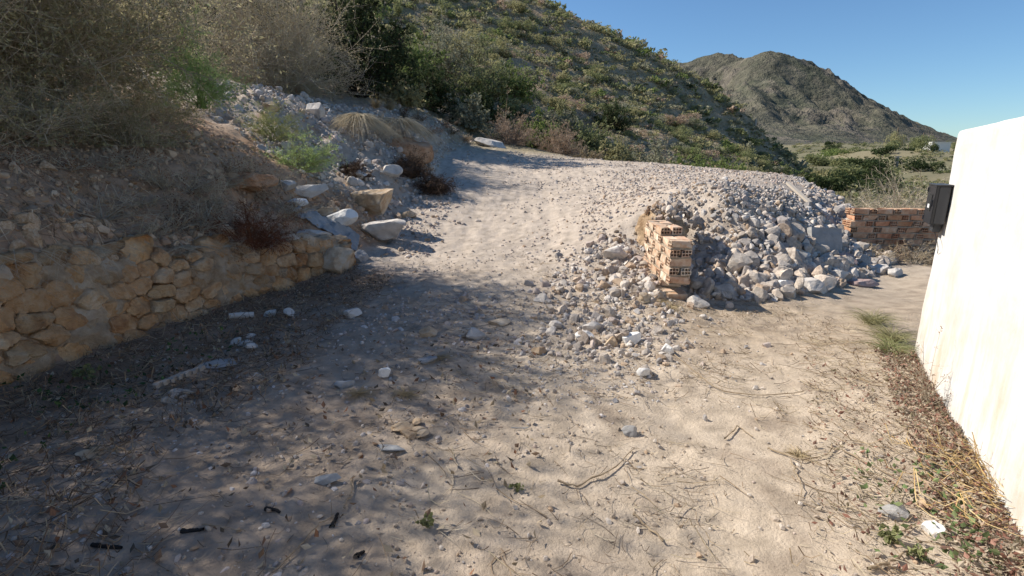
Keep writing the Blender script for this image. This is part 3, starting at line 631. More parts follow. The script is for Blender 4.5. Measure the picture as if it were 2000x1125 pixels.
# ------------------------------------------------------------------ ROCKS: the ones that stand out
def hero(px, py, wpx, m, label, cat='rock', flat_=(.85,.65), hz=None, seed=0, name='rock', sink=.35, group=None, rz=None, tilt=.15, long=None):
    p = G(px, py); dep = proj(p)[2]; s = wpx/FPX*dep/2
    v, f = rock(seed+1000, 4, 13, .05, flat_, .5, .8)
    v = v/np.abs(v).max(0)
    v[:,2] *= hz or .7
    v[:,1] *= long or .8
    o = mobj(name, v*s, f, M[m]); r = random.Random(seed)
    o.rotation_euler = (r.uniform(-tilt,tilt), r.uniform(-tilt,tilt), rz if rz is not None else r.uniform(-.5,.5))
    zz = np.abs(v[:,2]).max()*s; o.location = (p[0], p[1]+s*.25, H1(p[0], p[1]+s*.25)+zz*(1-2*sink))
    return tag(o, label, cat, group)
HERO = [
 (1592,572,72,'stone_pale','biggest pale block at the foot of the rubble heap',.62,.6),
 (1418,582,62,'stone_grey','large grey boulder lying in shadow right of the brick stub',.6,.7),
 (1362,598,46,'stone_pale','rounded pale rock resting against the foot of the brick stub',.6,.8),
 (1688,560,62,'stone_red','flat reddish slab of rock at the right foot of the heap',.3,.6),
 (1720,534,36,'stone_pale','pale rock in front of the weeds, left of a pair',.7,.8),
 (1748,540,34,'stone_pale','pale rock in front of the weeds, right of a pair',.7,.8),
 (1536,568,38,'stone_white','pale angular stone left of the biggest block at the heap foot',.75,.8),
 (1650,520,46,'stone_red','pinkish rock above the flat reddish slab',.75,.8),
 (1478,585,44,'stone_grey','grey rock at the heap foot beside the shadow edge',.5,.7),
 (1640,548,40,'stone_pale','pale boulder between the biggest block and the reddish slab',.7,.8),
 (1232,672,46,'stone_white','smooth white stone, the whitest in the loose rubble',.62,.55),
 (1143,668,44,'stone_white','blocky white stone in the middle of the loose rubble',.6,.7),
 (1156,646,38,'stone_pale','pale stone just behind the blocky white one',.65,.75),
 (1196,676,34,'stone_tan','ochre stone beside the smooth white one',.8,.8),
 (1304,690,30,'stone_white','white stone at the right edge of the loose rubble',.9,.85),
 (1258,734,30,'stone_white','white stone at the front corner of the loose rubble',.95,.9),
 (1052,692,40,'stone_tan','flat tan stone at the left front of the loose rubble',.45,.6),
 (1085,640,28,'stone_pale','round pale stone at the left edge of the loose rubble',.7,.8),
 (1058,590,34,'stone_pale','pale stone at the upper left edge of the loose rubble',.7,.8),
 (1200,505,60,'stone_pale','broad slab leaning by the left side of the brick stub',.5,.7),
 (1262,590,34,'stone_tan','rounded tan stone below the brick stub',.8,.85),
 (1232,852,36,'stone_grey','single grey stone alone on the bare sand',.75,.8),
 (1750,1010,54,'stone_grey','rough grey stone beside the leaf litter at the white wall',.75,.8),
 (1830,1043,46,'stone_white','bright white stone among the leaf litter at the white wall',.8,.8),
 (1808,992,36,'stone_tan','buried beige stone behind the bright white one',.5,.8),
 (749,738,30,'stone_white','upright white stone left of the track entrance',1.0,.8),
 (672,756,42,'slate','flat blue-grey stone left of the upright white one',.42,.6),
 (686,620,40,'stone_pale','pale rounded stone below the end of the stone wall',.55,.8),
 (526,618,26,'stone_pale','small whitish stone near the wall foot, left of a pair',.8,.8),
 (564,618,28,'stone_pale','small pale stone near the wall foot, right of a pair',.8,.8),
 (635,945,62,'slate','blue-grey pointed stone lying in the shaded foreground',.35,.55),
 (760,882,68,'slate','broad flat slate sunk in the shaded foreground',.16,.6),
 (172,895,58,'stone_tan','half-buried tan stone at the foot of the litter',.3,.6),
 (838,655,42,'stone_tan','brown-faced stone at the left side of the track',.55,.8),
 (930,660,44,'stone_grey','grey stone in the shaded stones across the track',.55,.8),
 (975,635,48,'stone_tan','flat tan stone at the tip of the shadow on the track',.35,.6),
 (835,708,40,'slate','flat grey-green stone left of the shaded stones',.4,.7),
 (716,418,150,'stone_tan','long tan squared block lying at the track edge',.36,.42),
 (738,474,135,'stone_pale','large pale slab leaning on the bank below the tan block',.36,.5),
 (656,532,82,'stone_tan','boulder that closes the end of the stone wall',.62,.75),
 (600,394,88,'stone_pale','long pale stone above the grey sheet',.35,.4),
 (667,442,66,'stone_white','smooth white boulder beside the grey sheet',.55,.7),
 (640,424,50,'stone_tan','ochre stone next to the smooth white boulder',.75,.8),
 (582,405,42,'stone_white','flat white stone at the upper end of the grey sheet',.42,.7),
 (612,222,48,'stone_pale','big pale rock on the crest of the bank below the dry bush',.7,.7),
 (527,218,34,'stone_tan','tan rock on the crest of the bank',.7,.8),
 (612,470,64,'stone_pale','tilted pale slab below the grey sheet',.4,.6),
 (700,512,52,'stone_grey','grey stone between the leaning slab and the wall end',.6,.7),
 (795,425,40,'stone_tan','tan stone at the track edge beside the long tan block',.5,.7),
 (555,372,56,'stone_grey','grey angular rock above the flat white stone',.5,.7),
 (690,345,60,'stone_pale','pale rock on the rubble above the long tan block',.5,.7),
 (760,345,52,'stone_pale','pale rock beside the root clumps',.5,.7),
 (955,286,70,'stone_pale','long pale ledge rock at the top of the track',.35,.6),
]
for i, (px, py, w, m, lb, hz, lo) in enumerate(HERO):
    hero(px, py, w, m, lb, hz=hz, long=lo, seed=i+1, rz=(-.35 if i in (37,38) else .35 if i == 40 else None), tilt=.3 if i in (38,40) else .15, sink=.05 if i in (37,38,39,40,41,43) else .3)
# crumbling mortar lump made of several knobs
def lump(px, py, w, m, label, seed, name='mortar_lump', cat='rubble lump', n=7, flatz=.5):
    p = G(px, py); s = w/FPX*proj(p)[2]/2; r = np.random.default_rng(seed); pr = [rock(seed*31+k, 3, 9, .12) for k in range(4)]
    o = empty(name, (p[0], p[1]+s*.3, H1(p[0], p[1]+s*.3)+.05*s)); pos = np.c_[r.normal(size=(n,2))*s*.42, r.uniform(0,.3,n)*s]
    for k in range(n):
        v, f, _ = scatter([pr[k%4]], pos[k:k+1], r.uniform(.3,.6,1)*s); v[:,2] *= flatz*1.4; mobj('piece', v, f, M[m], o)
    return tag(o, label, cat)
lump(480,675,52,'stone_pale','knobbly lump of pale mortar on the dark litter',3)
lump(338,785,60,'plaster','heap of broken plaster pieces at the tip of the toothed brick shard',5,name='plaster_pieces')
lump(805,850,70,'stone_tan','crumbled tan brick fragments beside the flat slate',9,name='brick_fragments',flatz=.25)
def slab(name, px, py, size, rot, m, label, cat, seed, dz=0):
    p = G(px, py); r = np.random.default_rng(seed); me = bpy.data.meshes.new(name); bm = bmesh.new(); bmesh.ops.create_cube(bm, size=1)
    bmesh.ops.subdivide_edges(bm, edges=list(bm.edges), cuts=7, use_grid_fill=True)
    for q in bm.verts: q.co = Vector([q.co[k]*size[k] for k in range(3)])
    co = np.array([q.co[:] for q in bm.verts]); jit = np.stack([noise3(co*11+k*7, seed+k) for k in range(3)],1)*min(size)*.13
    for q, d in zip(bm.verts, jit): q.co += Vector(d)
    bm.to_mesh(me); bm.free(); me.materials.append(M[m]); o = link(bpy.data.objects.new(name, me)); o.location = (p[0], p[1]+.05, p[2]+dz); o.rotation_euler = rot
    return tag(o, label, cat)
slab('concrete_slab', 1612,492,(.50,.09,.42),(R(-18),R(4),R(8)),'concrete','square grey concrete slab standing in the rubble heap','slab',2,.14)
slab('concrete_slab', 1545,515,(.34,.12,.22),(R(-25),R(14),R(-20)),'concrete','smaller tilted concrete slab below the square one','slab',4,.06)
hero(428,716,84,'concrete','half-buried sheet of rough concrete on the dark litter',cat='slab',hz=.14,long=.6,sink=.2,seed=71,name='concrete_patch',rz=.45,tilt=.06)
slab('brick_shard', 345,755,(.34,.03,.03),(0,R(-6),R(52)),'plaster','long pale shard of broken brick with a toothed edge','brick shard',8,.06)
p = G(352,748)
sh = bpy.data.objects[[o.name for o in bpy.data.objects if o.name.startswith('brick_shard')][-1]]
for k in range(7):
    v, f = boxgeo((-.165+k*.048,-.04,-.012),(-.142+k*.048,-.01,.013)); mobj('tooth', v, f, M['plaster'], sh)
p = G(470,624); v, f = tubes(np.array([[[-.11,0,0],[-.05,0,.002],[.05,0,.002],[.11,0,0]]]), np.full((1,4),.034), 12)
v2, f2 = tubes(np.array([[[.11,0,0],[.05,0,0],[-.05,0,0],[-.11,0,0]]]), np.full((1,4),.026), 12); v, f = join([(v,f),(v2,f2)])
o = mobj('broken_pipe', v, f, M['stone_pale'], None, True); o.location = (p[0],p[1]+.03,H1(p[0],p[1])+.03); o.rotation_euler = (0,R(3),R(22)); tag(o, 'short piece of broken white pipe near the wall foot', 'pipe')
# grey sheet draped down the bank
U, V_ = np.meshgrid(np.linspace(0,1,60), np.linspace(-.5,.5,22)); a = G(578,410); b = G(690,478); ax = b-a; ln = np.linalg.norm(ax[:2]); ax /= ln; sd = np.array([-ax[1],ax[0],0])
wid = .20*(1+.35*fbm(U*4,U*0,3,14)); X = a[0]+ax[0]*U*ln*1.1+sd[0]*V_*wid*2; Y = a[1]+ax[1]*U*ln*1.1+sd[1]*V_*wid*2
Zz = H(X,Y)+.05+.035*fbm(X*5,Y*5,3,17)+.02*np.abs(noise2(U*14+V_*3,V_*4,4)); nu = U.shape[1]
o = mobj('sheet', np.c_[(X-a[0]).ravel(),(Y-a[1]).ravel(),(Zz-a[2]).ravel()], grid_faces(nu, U.shape[0]), M['tarp'], None, True); o.location = a
sm = o.modifiers.new('thickness','SOLIDIFY'); sm.thickness = .012; tag(o, 'crumpled grey sheet sliding down the bank among pale stones', 'sheet')

# ------------------------------------------------------------------ RUBBLE: 300 single stones that show largest, the rest as a mass
RK = [rock(40+k, 3, 13, .05, (.95,.55), .38, .8) for k in range(14)]; RKS = [rock(70+k, 2, 10, .04, (.95,.55), .38, .8) for k in range(10)]; PEB = [rock(90+k, 1, 5, .05, (.95,.6)) for k in range(8)]
HEAP = [(2.15,5.85),(3.05,5.7),(4,6.35),(5.1,7.2),(5.9,7.85),(6.5,8.6),(7.7,11.3),(8.3,14.2),(7.6,14.4),(6.7,11.8),(5.5,9.9),(4.4,9.0),(3.2,8.4),(2.5,8.3),(2.15,7)]
SPILL = [(.25,3.9),(1.2,3.75),(1.55,4.4),(1.75,5.6),(1.75,6.6),(1.5,7.6),(.9,7.2),(.5,6.3),(.35,5.2)]
TRACKS = [(-1.6,6.6),(1.2,6.8),(2.2,8),(3,9.3),(4.5,11.5),(7,14.5),(5,17),(2,19.5),(-1.5,19),(-1.5,14),(-1.4,11),(-1.7,9)]
SHADE = [(-1.5,4.6),(.3,4.0),(.6,5.2),(.2,6.0),(-.9,6.0),(-1.5,5.6)]
UPBANK = [(-5.6,9.6),(-6.6,12),(-5.4,14),(-4.4,15),(-3.4,15),(-2.1,15.5),(-1.9,12.6),(-1.9,9.6),(-2.3,8.6),(-3,8.8),(-3.6,8.6)]
LOWBANK = [(-5.2,4.4),(-4.0,3.9),(-3.6,5),(-3,6.6),(-2.3,7.3),(-2.1,8.8),(-3.2,8.8),(-4.6,8.6),(-5,6.5)]
GREYST = [(.0,3.3),(.8,3.1),(1.2,3.75),(.7,4.2),(.1,4.1)]
def sample(poly, n, r):
    p = np.array(poly); lo, hi = p.min(0), p.max(0); out = np.zeros((0,2))
    while len(out) < n:
        q = r.uniform(lo, hi, (n*2,2)); out = np.r_[out, q[inpoly(q[:,0], q[:,1], poly)]]
    return out[:n]
rr = np.random.default_rng(21); ST = []      # x, y, radius, zone
def zone(poly, n, smin, smax, power, z, clump=0):
    q = sample(poly, n, rr)
    if z in (1,3,6): q = q+rr.normal(size=q.shape)*np.where(rr.random((len(q),1)) < .45, .38, .08)
    s = smin+(smax-smin)*rr.random(len(q))**power
    if clump:
        k = fbm(q[:,0]*clump, q[:,1]*clump, 2, 300+z) > rr.uniform(-.35,.35,len(q)); q, s = q[k], s[k]
    ST.append(np.c_[q, s, np.full(len(q), z)])
zone(HEAP, 620, .06, .15, 2.4, 0); zone([(2.15,5.85),(3.05,5.7),(4,6.35),(5.1,7.2),(5.9,7.85),(6.2,8.3),(5,8.3),(4,7.5),(3,6.9),(2.4,6.9)], 130, .08, .17, 1.6, 0); zone(HEAP, 6800, .018, .075, 1.5, 0)
zone([(1.05,5.5),(1.8,5.5),(1.83,7.4),(1.4,7.7)], 420, .02, .09, 2.0, 1)
zone(SPILL, 260, .028, .10, 2.8, 1); zone(SPILL, 1900, .007, .042, 2.0, 1)
zone([(-1.95,7.4),(-1.2,7.4),(-.9,9.5),(-1.1,12.2),(-1.85,12.2)], 900, .010, .065, 2.4, 2)
zone(TRACKS, 800, .025, .065, 2.8, 2, .8); zone(TRACKS, 7000, .010, .04, 1.6, 2, .7); zone([(1,7.6),(2.4,8.3),(3.4,8.6),(5,9.6),(7,12.5),(7.4,14.5),(4,15),(1.5,11)], 5200, .009, .05, 2.2, 2)
zone(SHADE, 130, .025, .06, 2, 3, 1.2); zone(SHADE, 700, .008, .03, 1.5, 3)
zone(UPBANK, 620, .04, .12, 2.2, 4); zone(UPBANK, 3200, .015, .055, 1.5, 4)
zone(LOWBANK, 330, .03, .085, 2.2, 5); zone(LOWBANK, 2600, .01, .04, 1.6, 5)
zone([(-4.2,3.0),(-3.75,3.3),(-3.45,4.4),(-3.15,5.45),(-2.7,6.3),(-2.4,6.9),(-2.8,7.0),(-3.2,6.2),(-3.7,5.2),(-4.0,4.2)], 420, .02, .10, 2.2, 5); zone([(-2.6,1.4),(-1.0,1.4),(.2,3.2),(-.4,4.6),(-2.2,4.8),(-2.6,3.2)], 900, .006, .03, 2.6, 3); zone([(-4.6,15),(-2.1,15.2),(-1.7,19.5),(-1.4,21),(-4.8,20)], 1600, .012, .07, 2.2, 4); zone(GREYST, 60, .015, .04, 2, 6); zone(GREYST, 700, .006, .018, 1.5, 6)
ST = np.concatenate(ST)
h0 = Hs(ST[:,0], ST[:,1]); ST[:,2] *= np.where(ST[:,3] == 0, np.interp(h0, [0,.35,.8,1.1], [1.15,1.05,.85,.5]), 1)
ST = ST[~((ST[:,3] == 0)&inpoly(ST[:,0],ST[:,1],[(2.1,5.9),(2.9,6.1),(2.95,7.2),(2.2,7.4)])&(rr.random(len(ST)) < .45))]
ok = ~((ST[:,3] == 2)&(ST[:,0] > -1.25)&(ST[:,0] < -.15+.25*noise2(ST[:,1]*.8,ST[:,0]*.8,3))&(rr.random(len(ST)) < .86))&~((ST[:,0] > 1.73) & (ST[:,0] < 2.06) & (ST[:,1] > 5.5) & (ST[:,1] < 7.0)); ST = ST[ok]
hz_ = H(ST[:,0], ST[:,1]); P3 = np.c_[ST[:,:2], hz_+ST[:,2]*rr.uniform(-.2,.35,len(ST))]
fl = np.isin(ST[:,3], [2,3,6]); P3[fl,2] -= ST[fl,2]*.25; hp = np.isin(ST[:,3], [0]); P3[hp,2] += ST[hp,2]*rr.uniform(-.1,.35,hp.sum())
px, py, dep = proj(P3); inv = (px > 0)&(px < 2000)&(py > 0)&(py < 1125)
# a stone counts as seen if nothing of the terrain hides it
tl = np.linspace(.15, .985, 40); seen = inv.copy(); cand = np.where(inv)[0]; idx = cand[np.argsort(-(ST[cand,2]/dep[cand]))[:800]]; seen[:] = False
for i in idx:
    q = CAM+(P3[i]+np.array([0,0,ST[i,2]*.6])-CAM)*tl[:,None]; seen[i] = not (q[:,2] < Hs(q[:,0], q[:,1])-.03).any()
size_px = np.where(seen, ST[:,2]/dep, 0); big = np.argsort(-size_px)[:250]
RKM = [mesh('stone', v, f, M['rock']) for v, f in RK]; RKT = [mesh('stone', v, f, M['rock_tan']) for v, f in RK]
ZL = ['angular pale grey rubble stone lying loose on the big heap', 'pale stone in the loose rubble left of the brick stub', 'pale stone on the sloping track', 'grey stone lying in the shadow across the track', 'pale stone on the upper bank by the straw tufts', 'brownish stone on the bank above the stone wall', 'grey stone in the ashy patch before the rubble']
ZG = ['stones of the rubble heap', 'stones of the loose rubble', 'stones on the track slope', 'stones in the track shadow', 'stones of the upper bank', 'stones of the lower bank', 'stones of the ashy patch']
q90, q50 = np.quantile(size_px[big], [.85,.4])
for i in big:
    z = int(ST[i,3]); o = bpy.data.objects.new('rubble_stone', (RKT if z == 5 else RKM)[i % 14]); s = ST[i,2]; o.location = P3[i]; o.scale = (s,s,s)
    o.rotation_euler = (rr.uniform(0,6.28), rr.uniform(0,6.28), rr.uniform(0,6.28)); link(o)
    sz = 'large' if size_px[i] > q90 else 'middling' if size_px[i] > q50 else 'small'
    x_, y_ = ST[i,0], ST[i,1]
    if z == 0:
        hh = P3[i,2]; pl = 'foot' if hh < .3 else 'middle slope' if hh < .75 else 'crest'; sd_ = 'beside the brick stub' if px[i] < 1430 else 'on its right flank' if px[i] > 1580 else 'in its centre'
        tag(o, f'{sz} pale stone on the {pl} of the rubble heap, {sd_}', 'stone', f'{sz} stones on the {pl} of the heap {sd_}')
    elif z == 1:
        pl = 'front' if y_ < 4.6 else 'middle' if y_ < 5.8 else 'back'; sd_ = 'left' if px[i] < 1150 else 'right'
        tag(o, f'{sz} pale stone at the {pl} {sd_} of the loose rubble before the brick stub', 'stone', f'{sz} stones at the {pl} {sd_} of the loose rubble')
    else: tag(o, sz+' '+ZL[z], 'stone', sz+' '+ZG[z])
rest = np.ones(len(ST), bool); rest[big] = False
pal = np.array([(.50,.465,.43),(.56,.53,.50),(.40,.37,.35),(.34,.33,.33),(.46,.41,.36),(.60,.575,.55),(.42,.33,.25),(.48,.42,.39)])
def stone_cols(n, r, tint=(1,1,1)): return pal[r.integers(0,len(pal),n)]*r.uniform(.82,1.12,(n,1))*np.array(tint)*np.array([1.01,.985,.955])
for z, nm, lb in ((0,'rubble','mass of smaller pale rubble packed over the heap'),(1,'rubble','small broken stones of the loose rubble left of the brick stub'),(2,'gravel','loose gravel spread over the sloping track'),(3,'gravel','gravel in the shadow across the track'),(4,'rubble','small rubble spread over the upper bank'),(5,'gravel','small stones lying on the bank above the stone wall'),(6,'gravel','fine bluish grey gravel patch in front of the loose rubble')):
    m = rest & (ST[:,3] == z); tint = {3:(.92,.92,.95),5:(.92,.74,.56),6:(.92,.95,1.0),2:(1.0,.96,.93)}.get(z,(1,1,1))
    lo_ = m & (ST[:,2]/dep < .0062); hi_ = m & ~lo_; bits = [scatter(pr_, P3[q], ST[q,2], stone_cols(q.sum(), rr, tint)) for q, pr_ in ((lo_,PEB),(hi_,RKS)) if q.any()]
    v, f = join([(b[0], b[1]) for b in bits]); c = np.concatenate([b[2] for b in bits]); o = mobj(nm, v, f, M['rubble'], None, False, c); tag(o, lb, 'rubble', kind='stuff')
n = 260; q = np.c_[2.15+rr.normal(size=n)*.17, 7.15+rr.normal(size=n)*.24]; e = ((q[:,0]-2.15)/.36)**2+((q[:,1]-7.15)/.46)**2; q = q[e < 1]; e = e[e < 1]; s = .015+.06*rr.random(len(q))**2
v, f, c = scatter(RKS, np.c_[q, .66+.36*np.sqrt(1-e)-.02], s, stone_cols(len(q), rr, (1,.95,.9))); tag(mobj('rubble', v, f, M['rubble'], None, False, c), 'small stones heaped on the brown masonry block', 'rubble', kind='stuff')
# pebbles and clods over the yard
n = 8500; q = np.c_[rr.uniform(-3.4,3.6,n), 1.3+rr.random(n)**1.3*6.5]; k = (bank_d(q[:,0],q[:,1]) < -.02)&(fbm(q[:,0]*1.4,q[:,1]*1.4,3,66)+ -.25*(q[:,0]-.4) > rr.uniform(-.6,.8,n)); q = q[k]
s = .004+.016*rr.random(len(q))**3.2; pos = np.c_[q, H(q[:,0],q[:,1])+s*.25]; v, f, c = scatter(PEB, pos, s, stone_cols(len(q), rr, (.95,.92,.88)))
tag(mobj('pebbles', v, f, M['rubble'], None, False, c), 'small pebbles strewn over the yard floor', 'pebbles', kind='stuff')
n = 6000; q = np.c_[rr.uniform(-2.6,3.2,n), 1.3+rr.random(n)**1.2*6]; k = (bank_d(q[:,0],q[:,1]) < -.05)&(fbm(q[:,0]*1.1,q[:,1]*1.1,3,68) > rr.uniform(-.3,.6,n)); q = q[k]
s = .004+.014*rr.random(len(q))**2.5; pos = np.c_[q, H(q[:,0],q[:,1])+s*.1]; v, f, c = scatter(PEB, pos, s, ground_col(q[:,0],q[:,1])*rr.uniform(.85,1.05,(len(q),1)))
tag(mobj('soil_clods', v, f, M['rubble'], None, False, c), 'small crumbs of dry soil over the yard floor', 'soil', kind='stuff')

# ------------------------------------------------------------------ LITTER: straw, twigs, leaves
def ground_ribbons(xy, ln, wid, K=4, lift=.012, curl=.35, az=None, tube=False):
    n = len(xy); a = rr.uniform(0,2*math.pi,n) if az is None else az+rr.normal(size=n)*.5; t = np.linspace(-.5,.5,K)
    cu = rr.normal(size=n)*curl; ang = a[:,None]+cu[:,None]*t[None]*2; st = ln[:,None]/(K-1)
    X = xy[:,0:1]+np.cumsum(np.cos(ang)*st,1); Y = xy[:,1:2]+np.cumsum(np.sin(ang)*st,1)
    Z = H(X,Y)+lift*rr.random((n,1))+.6*lift*np.abs(rr.normal(size=(n,1)))*t[None]**2*8+.002
    P = np.stack([X,Y,Z],-1); w = wid[:,None]*np.linspace(1,.4,K)[None]
    return tubes(P, w, 4) if tube else tubes(P, w, 3)
def lcol(n, pal, per): c = np.array(pal)[rr.integers(0,len(pal),n)]*rr.uniform(.75,1.15,(n,1)); return np.repeat(c, per, 0)
def wall_side(n, a, b, u0=0.0, u1=3.2):
    u = rr.uniform(u0,u1,n); o = a+(b-a)*rr.random(n)**1.6; return np.c_[WA[0]+WD[0]*u+WN[0]*o, WA[1]+WD[1]*u+WN[1]*o]
straw_pal = [(.50,.42,.29),(.36,.28,.18),(.58,.50,.37),(.22,.16,.10),(.28,.20,.13)]
xy = np.c_[rr.uniform(-.6,3.3,6500), 1.4+rr.random(6500)*5.6]; k = (fbm(xy[:,0]*1.2+5,xy[:,1]*1.2,3,99)+.22*(xy[:,0]-1.3) > rr.uniform(-.2,.9,6500)); xy = np.r_[xy[k], wall_side(900,.05,.9)]
side = (xy-WA)@WN > .02; xy = xy[side]; n = len(xy); ln = .04+.22*rr.random(n)**2.2; v, f = ground_ribbons(xy, ln, .0012+.0020*rr.random(n), lift=.02, az=-.5)
tag(mobj('straw', v, f, M['litter'], None, False, lcol(n, straw_pal, 12)), 'dry straw and fine stems scattered over the yard', 'straw', kind='stuff')
LIT = [(-4.35,1.25),(-3.6,3.3),(-3.3,4.4),(-3,5.4),(-2.2,6.9),(-1.4,6.2),(-1.75,4.6),(-1.6,3.6),(-2.0,2.6),(-1.4,1.5),(-2.2,1.2)]
xy = sample(LIT, 4200, rr); k = bank_d(xy[:,0],xy[:,1]) < -.03; xy = xy[k]; n = len(xy); ln = .05+.3*rr.random(n)**2.5; v, f = ground_ribbons(xy, ln, .0012+.0022*rr.random(n), lift=.03)
tag(mobj('twigs', v, f, M['litter'], None, False, lcol(n, [(.30,.21,.13),(.18,.12,.08),(.46,.36,.24),(.11,.08,.055)], 12)), 'dark tangle of twigs and stems below the stone wall', 'twigs', kind='stuff')
xy = np.c_[rr.uniform(-2.2,2.6,5200), 1.4+rr.random(5200)*4.2]; k = fbm(xy[:,0]*1.0,xy[:,1]*1.0,3,199) > rr.uniform(-.5,.8,5200); xy = xy[k]; n = len(xy); ln = .03+.2*rr.random(n)**2.5; v, f = ground_ribbons(xy, ln, .001+.0016*rr.random(n))
tag(mobj('twigs', v, f, M['litter'], None, False, lcol(n, [(.26,.19,.13),(.16,.12,.085),(.40,.33,.24)], 12)), 'thin twigs and rootlets over the middle of the yard', 'twigs', kind='stuff')
def ground_leaves(xy, s, pal, nm, lb, lift=.02, asp=.5, cat='leaves'):
    n = len(xy); P = np.c_[xy, H(xy[:,0],xy[:,1])+lift*rr.random(n)+s*.3]; nr = np.c_[rr.normal(size=(n,2))*.55, np.ones(n)]
    v, f = leaves(P, s, rr, asp, nr); v[:,2] = np.maximum(v[:,2], np.repeat(P[:,2]-s*.45,4)); tag(mobj(nm, v, f, M['litter'], None, False, lcol(n, pal, 4)), lb, cat, kind='stuff')
xy = np.r_[wall_side(3600,.02,.30,.1), wall_side(900,.1,.8,.7)]; ground_leaves(xy, .007+.014*rr.random(len(xy)), [(.22,.11,.08),(.30,.17,.13),(.36,.27,.20),(.15,.09,.07),(.42,.36,.28),(.20,.17,.11)], 'leaf_litter', 'reddish brown dead leaves drifted along the white wall', .05)
xy = np.r_[sample(LIT, 1500, rr), np.c_[rr.uniform(-2.4,.2,500), rr.uniform(1.4,4.5,500)]]; xy = xy[bank_d(xy[:,0],xy[:,1]) < -.04]; ground_leaves(xy, .012+.02*rr.random(len(xy)), [(.30,.24,.16),(.42,.35,.25),(.18,.12,.08),(.24,.13,.08),(.10,.08,.06)], 'leaf_litter', 'dull dead leaves among the twigs below the stone wall', .04)
xy = sample([(-4.3,1.3),(-3.55,3.4),(-2.6,4.8),(-2.3,4.0),(-2.6,2.8),(-2.4,1.4)], 900, rr); xy = xy[bank_d(xy[:,0],xy[:,1]) < -.04]; k = fbm(xy[:,0]*2,xy[:,1]*2,2,55) > rr.uniform(-.3,.5,len(xy)); xy = xy[k]
ground_leaves(xy, .012+.016*rr.random(len(xy)), [(.05,.09,.03),(.08,.13,.045),(.035,.06,.025)], 'ground_cover', 'low green weed leaves along the foot of the stone wall', .07, .6, 'weeds')
xy = wall_side(240,.15,.6,2.0,2.9); ground_leaves(xy, .01+.014*rr.random(len(xy)), [(.12,.17,.07),(.18,.22,.10),(.09,.12,.05)], 'ground_cover', 'small green weeds in the bottom right corner beside the wall', .06, .6, 'weeds')
# straw drift at the wall, orange-yellow stems
xy = wall_side(90,.1,.4,1.75,2.4); n = len(xy); v, f = ground_ribbons(xy, .12+.2*rr.random(n), .0018+.001*rr.random(n), lift=.06, curl=.8, az=-.9)
tag(mobj('straw', v, f, M['litter'], None, False, lcol(n, [(.55,.38,.16),(.48,.33,.16),(.60,.46,.24)], 12)), 'yellow tangle of dry stems behind the bright white stone', 'straw', kind='stuff')

# sticks one can pick up
def stick(pts, rad, m, label, name='stick', cat='stick', lift=.012, group=None, jit=.012):
    rad *= .62; g = np.array([G(*q) for q in pts]); t = np.linspace(0,1,len(g)); tt = np.linspace(0,1,14); P = np.stack([np.interp(tt,t,g[:,k]) for k in range(3)],-1)
    P[:,:2] += rr.normal(size=(14,2))*jit*.4; P[:,2] = H(P[:,0],P[:,1])+lift+rad*.6
    b = P[0].copy(); v, f = tubes((P-b)[None], (np.linspace(1,.55,14)*rad*(1+.15*rr.normal(size=14)))[None], 6); o = mobj(name, v, f, M[m], None, True); o.location = b; return tag(o, label, cat, group)
stick([(1235,1005),(1265,1035),(1292,1062)],.011,'stick','short thick stick pointing down the sand at the bottom centre')
stick([(690,935),(684,975),(672,1000)],.010,'stick','bent brown stick ending in charcoal in the shaded foreground')
stick([(535,1122),(600,1055),(655,1005)],.007,'stick','long thin stem running up from the bottom edge in the shade')
stick([(1090,945),(1130,955),(1180,930),(1240,880)],.009,'stick','crooked root lying across the middle of the sand')
stick([(1310,690),(1400,765),(1480,775),(1570,768)],.008,'stick','long curved stem lying right of the loose rubble')
stick([(1640,880),(1700,915),(1780,945),(1950,1005)],.008,'stick','long straight cane running towards the foot of the white wall')
stick([(1500,880),(1560,905),(1620,890),(1625,870)],.009,'stick','knotted twig on the right half of the sand')
stick([(1415,860),(1440,835),(1470,858)],.008,'stick','forked twig on the sand right of centre')
stick([(1695,1118),(1740,1100),(1790,1075)],.013,'stick','thick stick at the bottom right edge among weeds')
stick([(1540,900),(1560,935),(1565,975)],.006,'stick','short dark twig below the knotted twig')
stick([(525,640),(540,668),(545,682)],.012,'stick','short grey stick on the dark litter below the wall end')
stick([(395,1030),(480,1040)],.005,'stick','thin stem beside a black charcoal piece at the bottom left')
stick([(1000,840),(1035,836),(1020,842)],.006,'slate','small looped strip lying on the sand at centre')
stick([(140,985),(210,960),(290,915)],.006,'stick','thin pale stem in the litter at lower left')
stick([(240,790),(330,760),(430,735)],.006,'stick','thin pale stem crossing the dark litter')
for i, (a, b, lb) in enumerate([((180,1066),(238,1072),'charcoal piece lowest at bottom left'),((355,1040),(398,1036),'charcoal piece beside the thin stem at lower left'),((520,996),(548,1003),'small charcoal piece above the bent stick shade'),((648,1032),(660,1006),'upright charcoal piece at the end of the bent stick'),((695,1090),(710,1080),'tiny charcoal piece near the bottom edge left of centre')]):
    stick([a,b],.018,'char','black '+lb,'charcoal','charcoal',.0,jit=.003)
p0 = at(1530,420,9.7); p1 = at(1562,452,9.0); p0[2] = H1(p0[0],p0[1])+.16; p1[2] = H1(p1[0],p1[1])+.1; v, f = boxgeo((0,-.03,-.02),(np.linalg.norm(p1-p0)*1.3,.03,.02)); o = mobj('timber', v, f, M['pole']); o.location = p0; d = Vector(p1-p0); o.rotation_euler = d.to_track_quat('X','Z').to_euler(); tag(o, 'weathered timber batten sticking out of the rubble heap', 'timber')

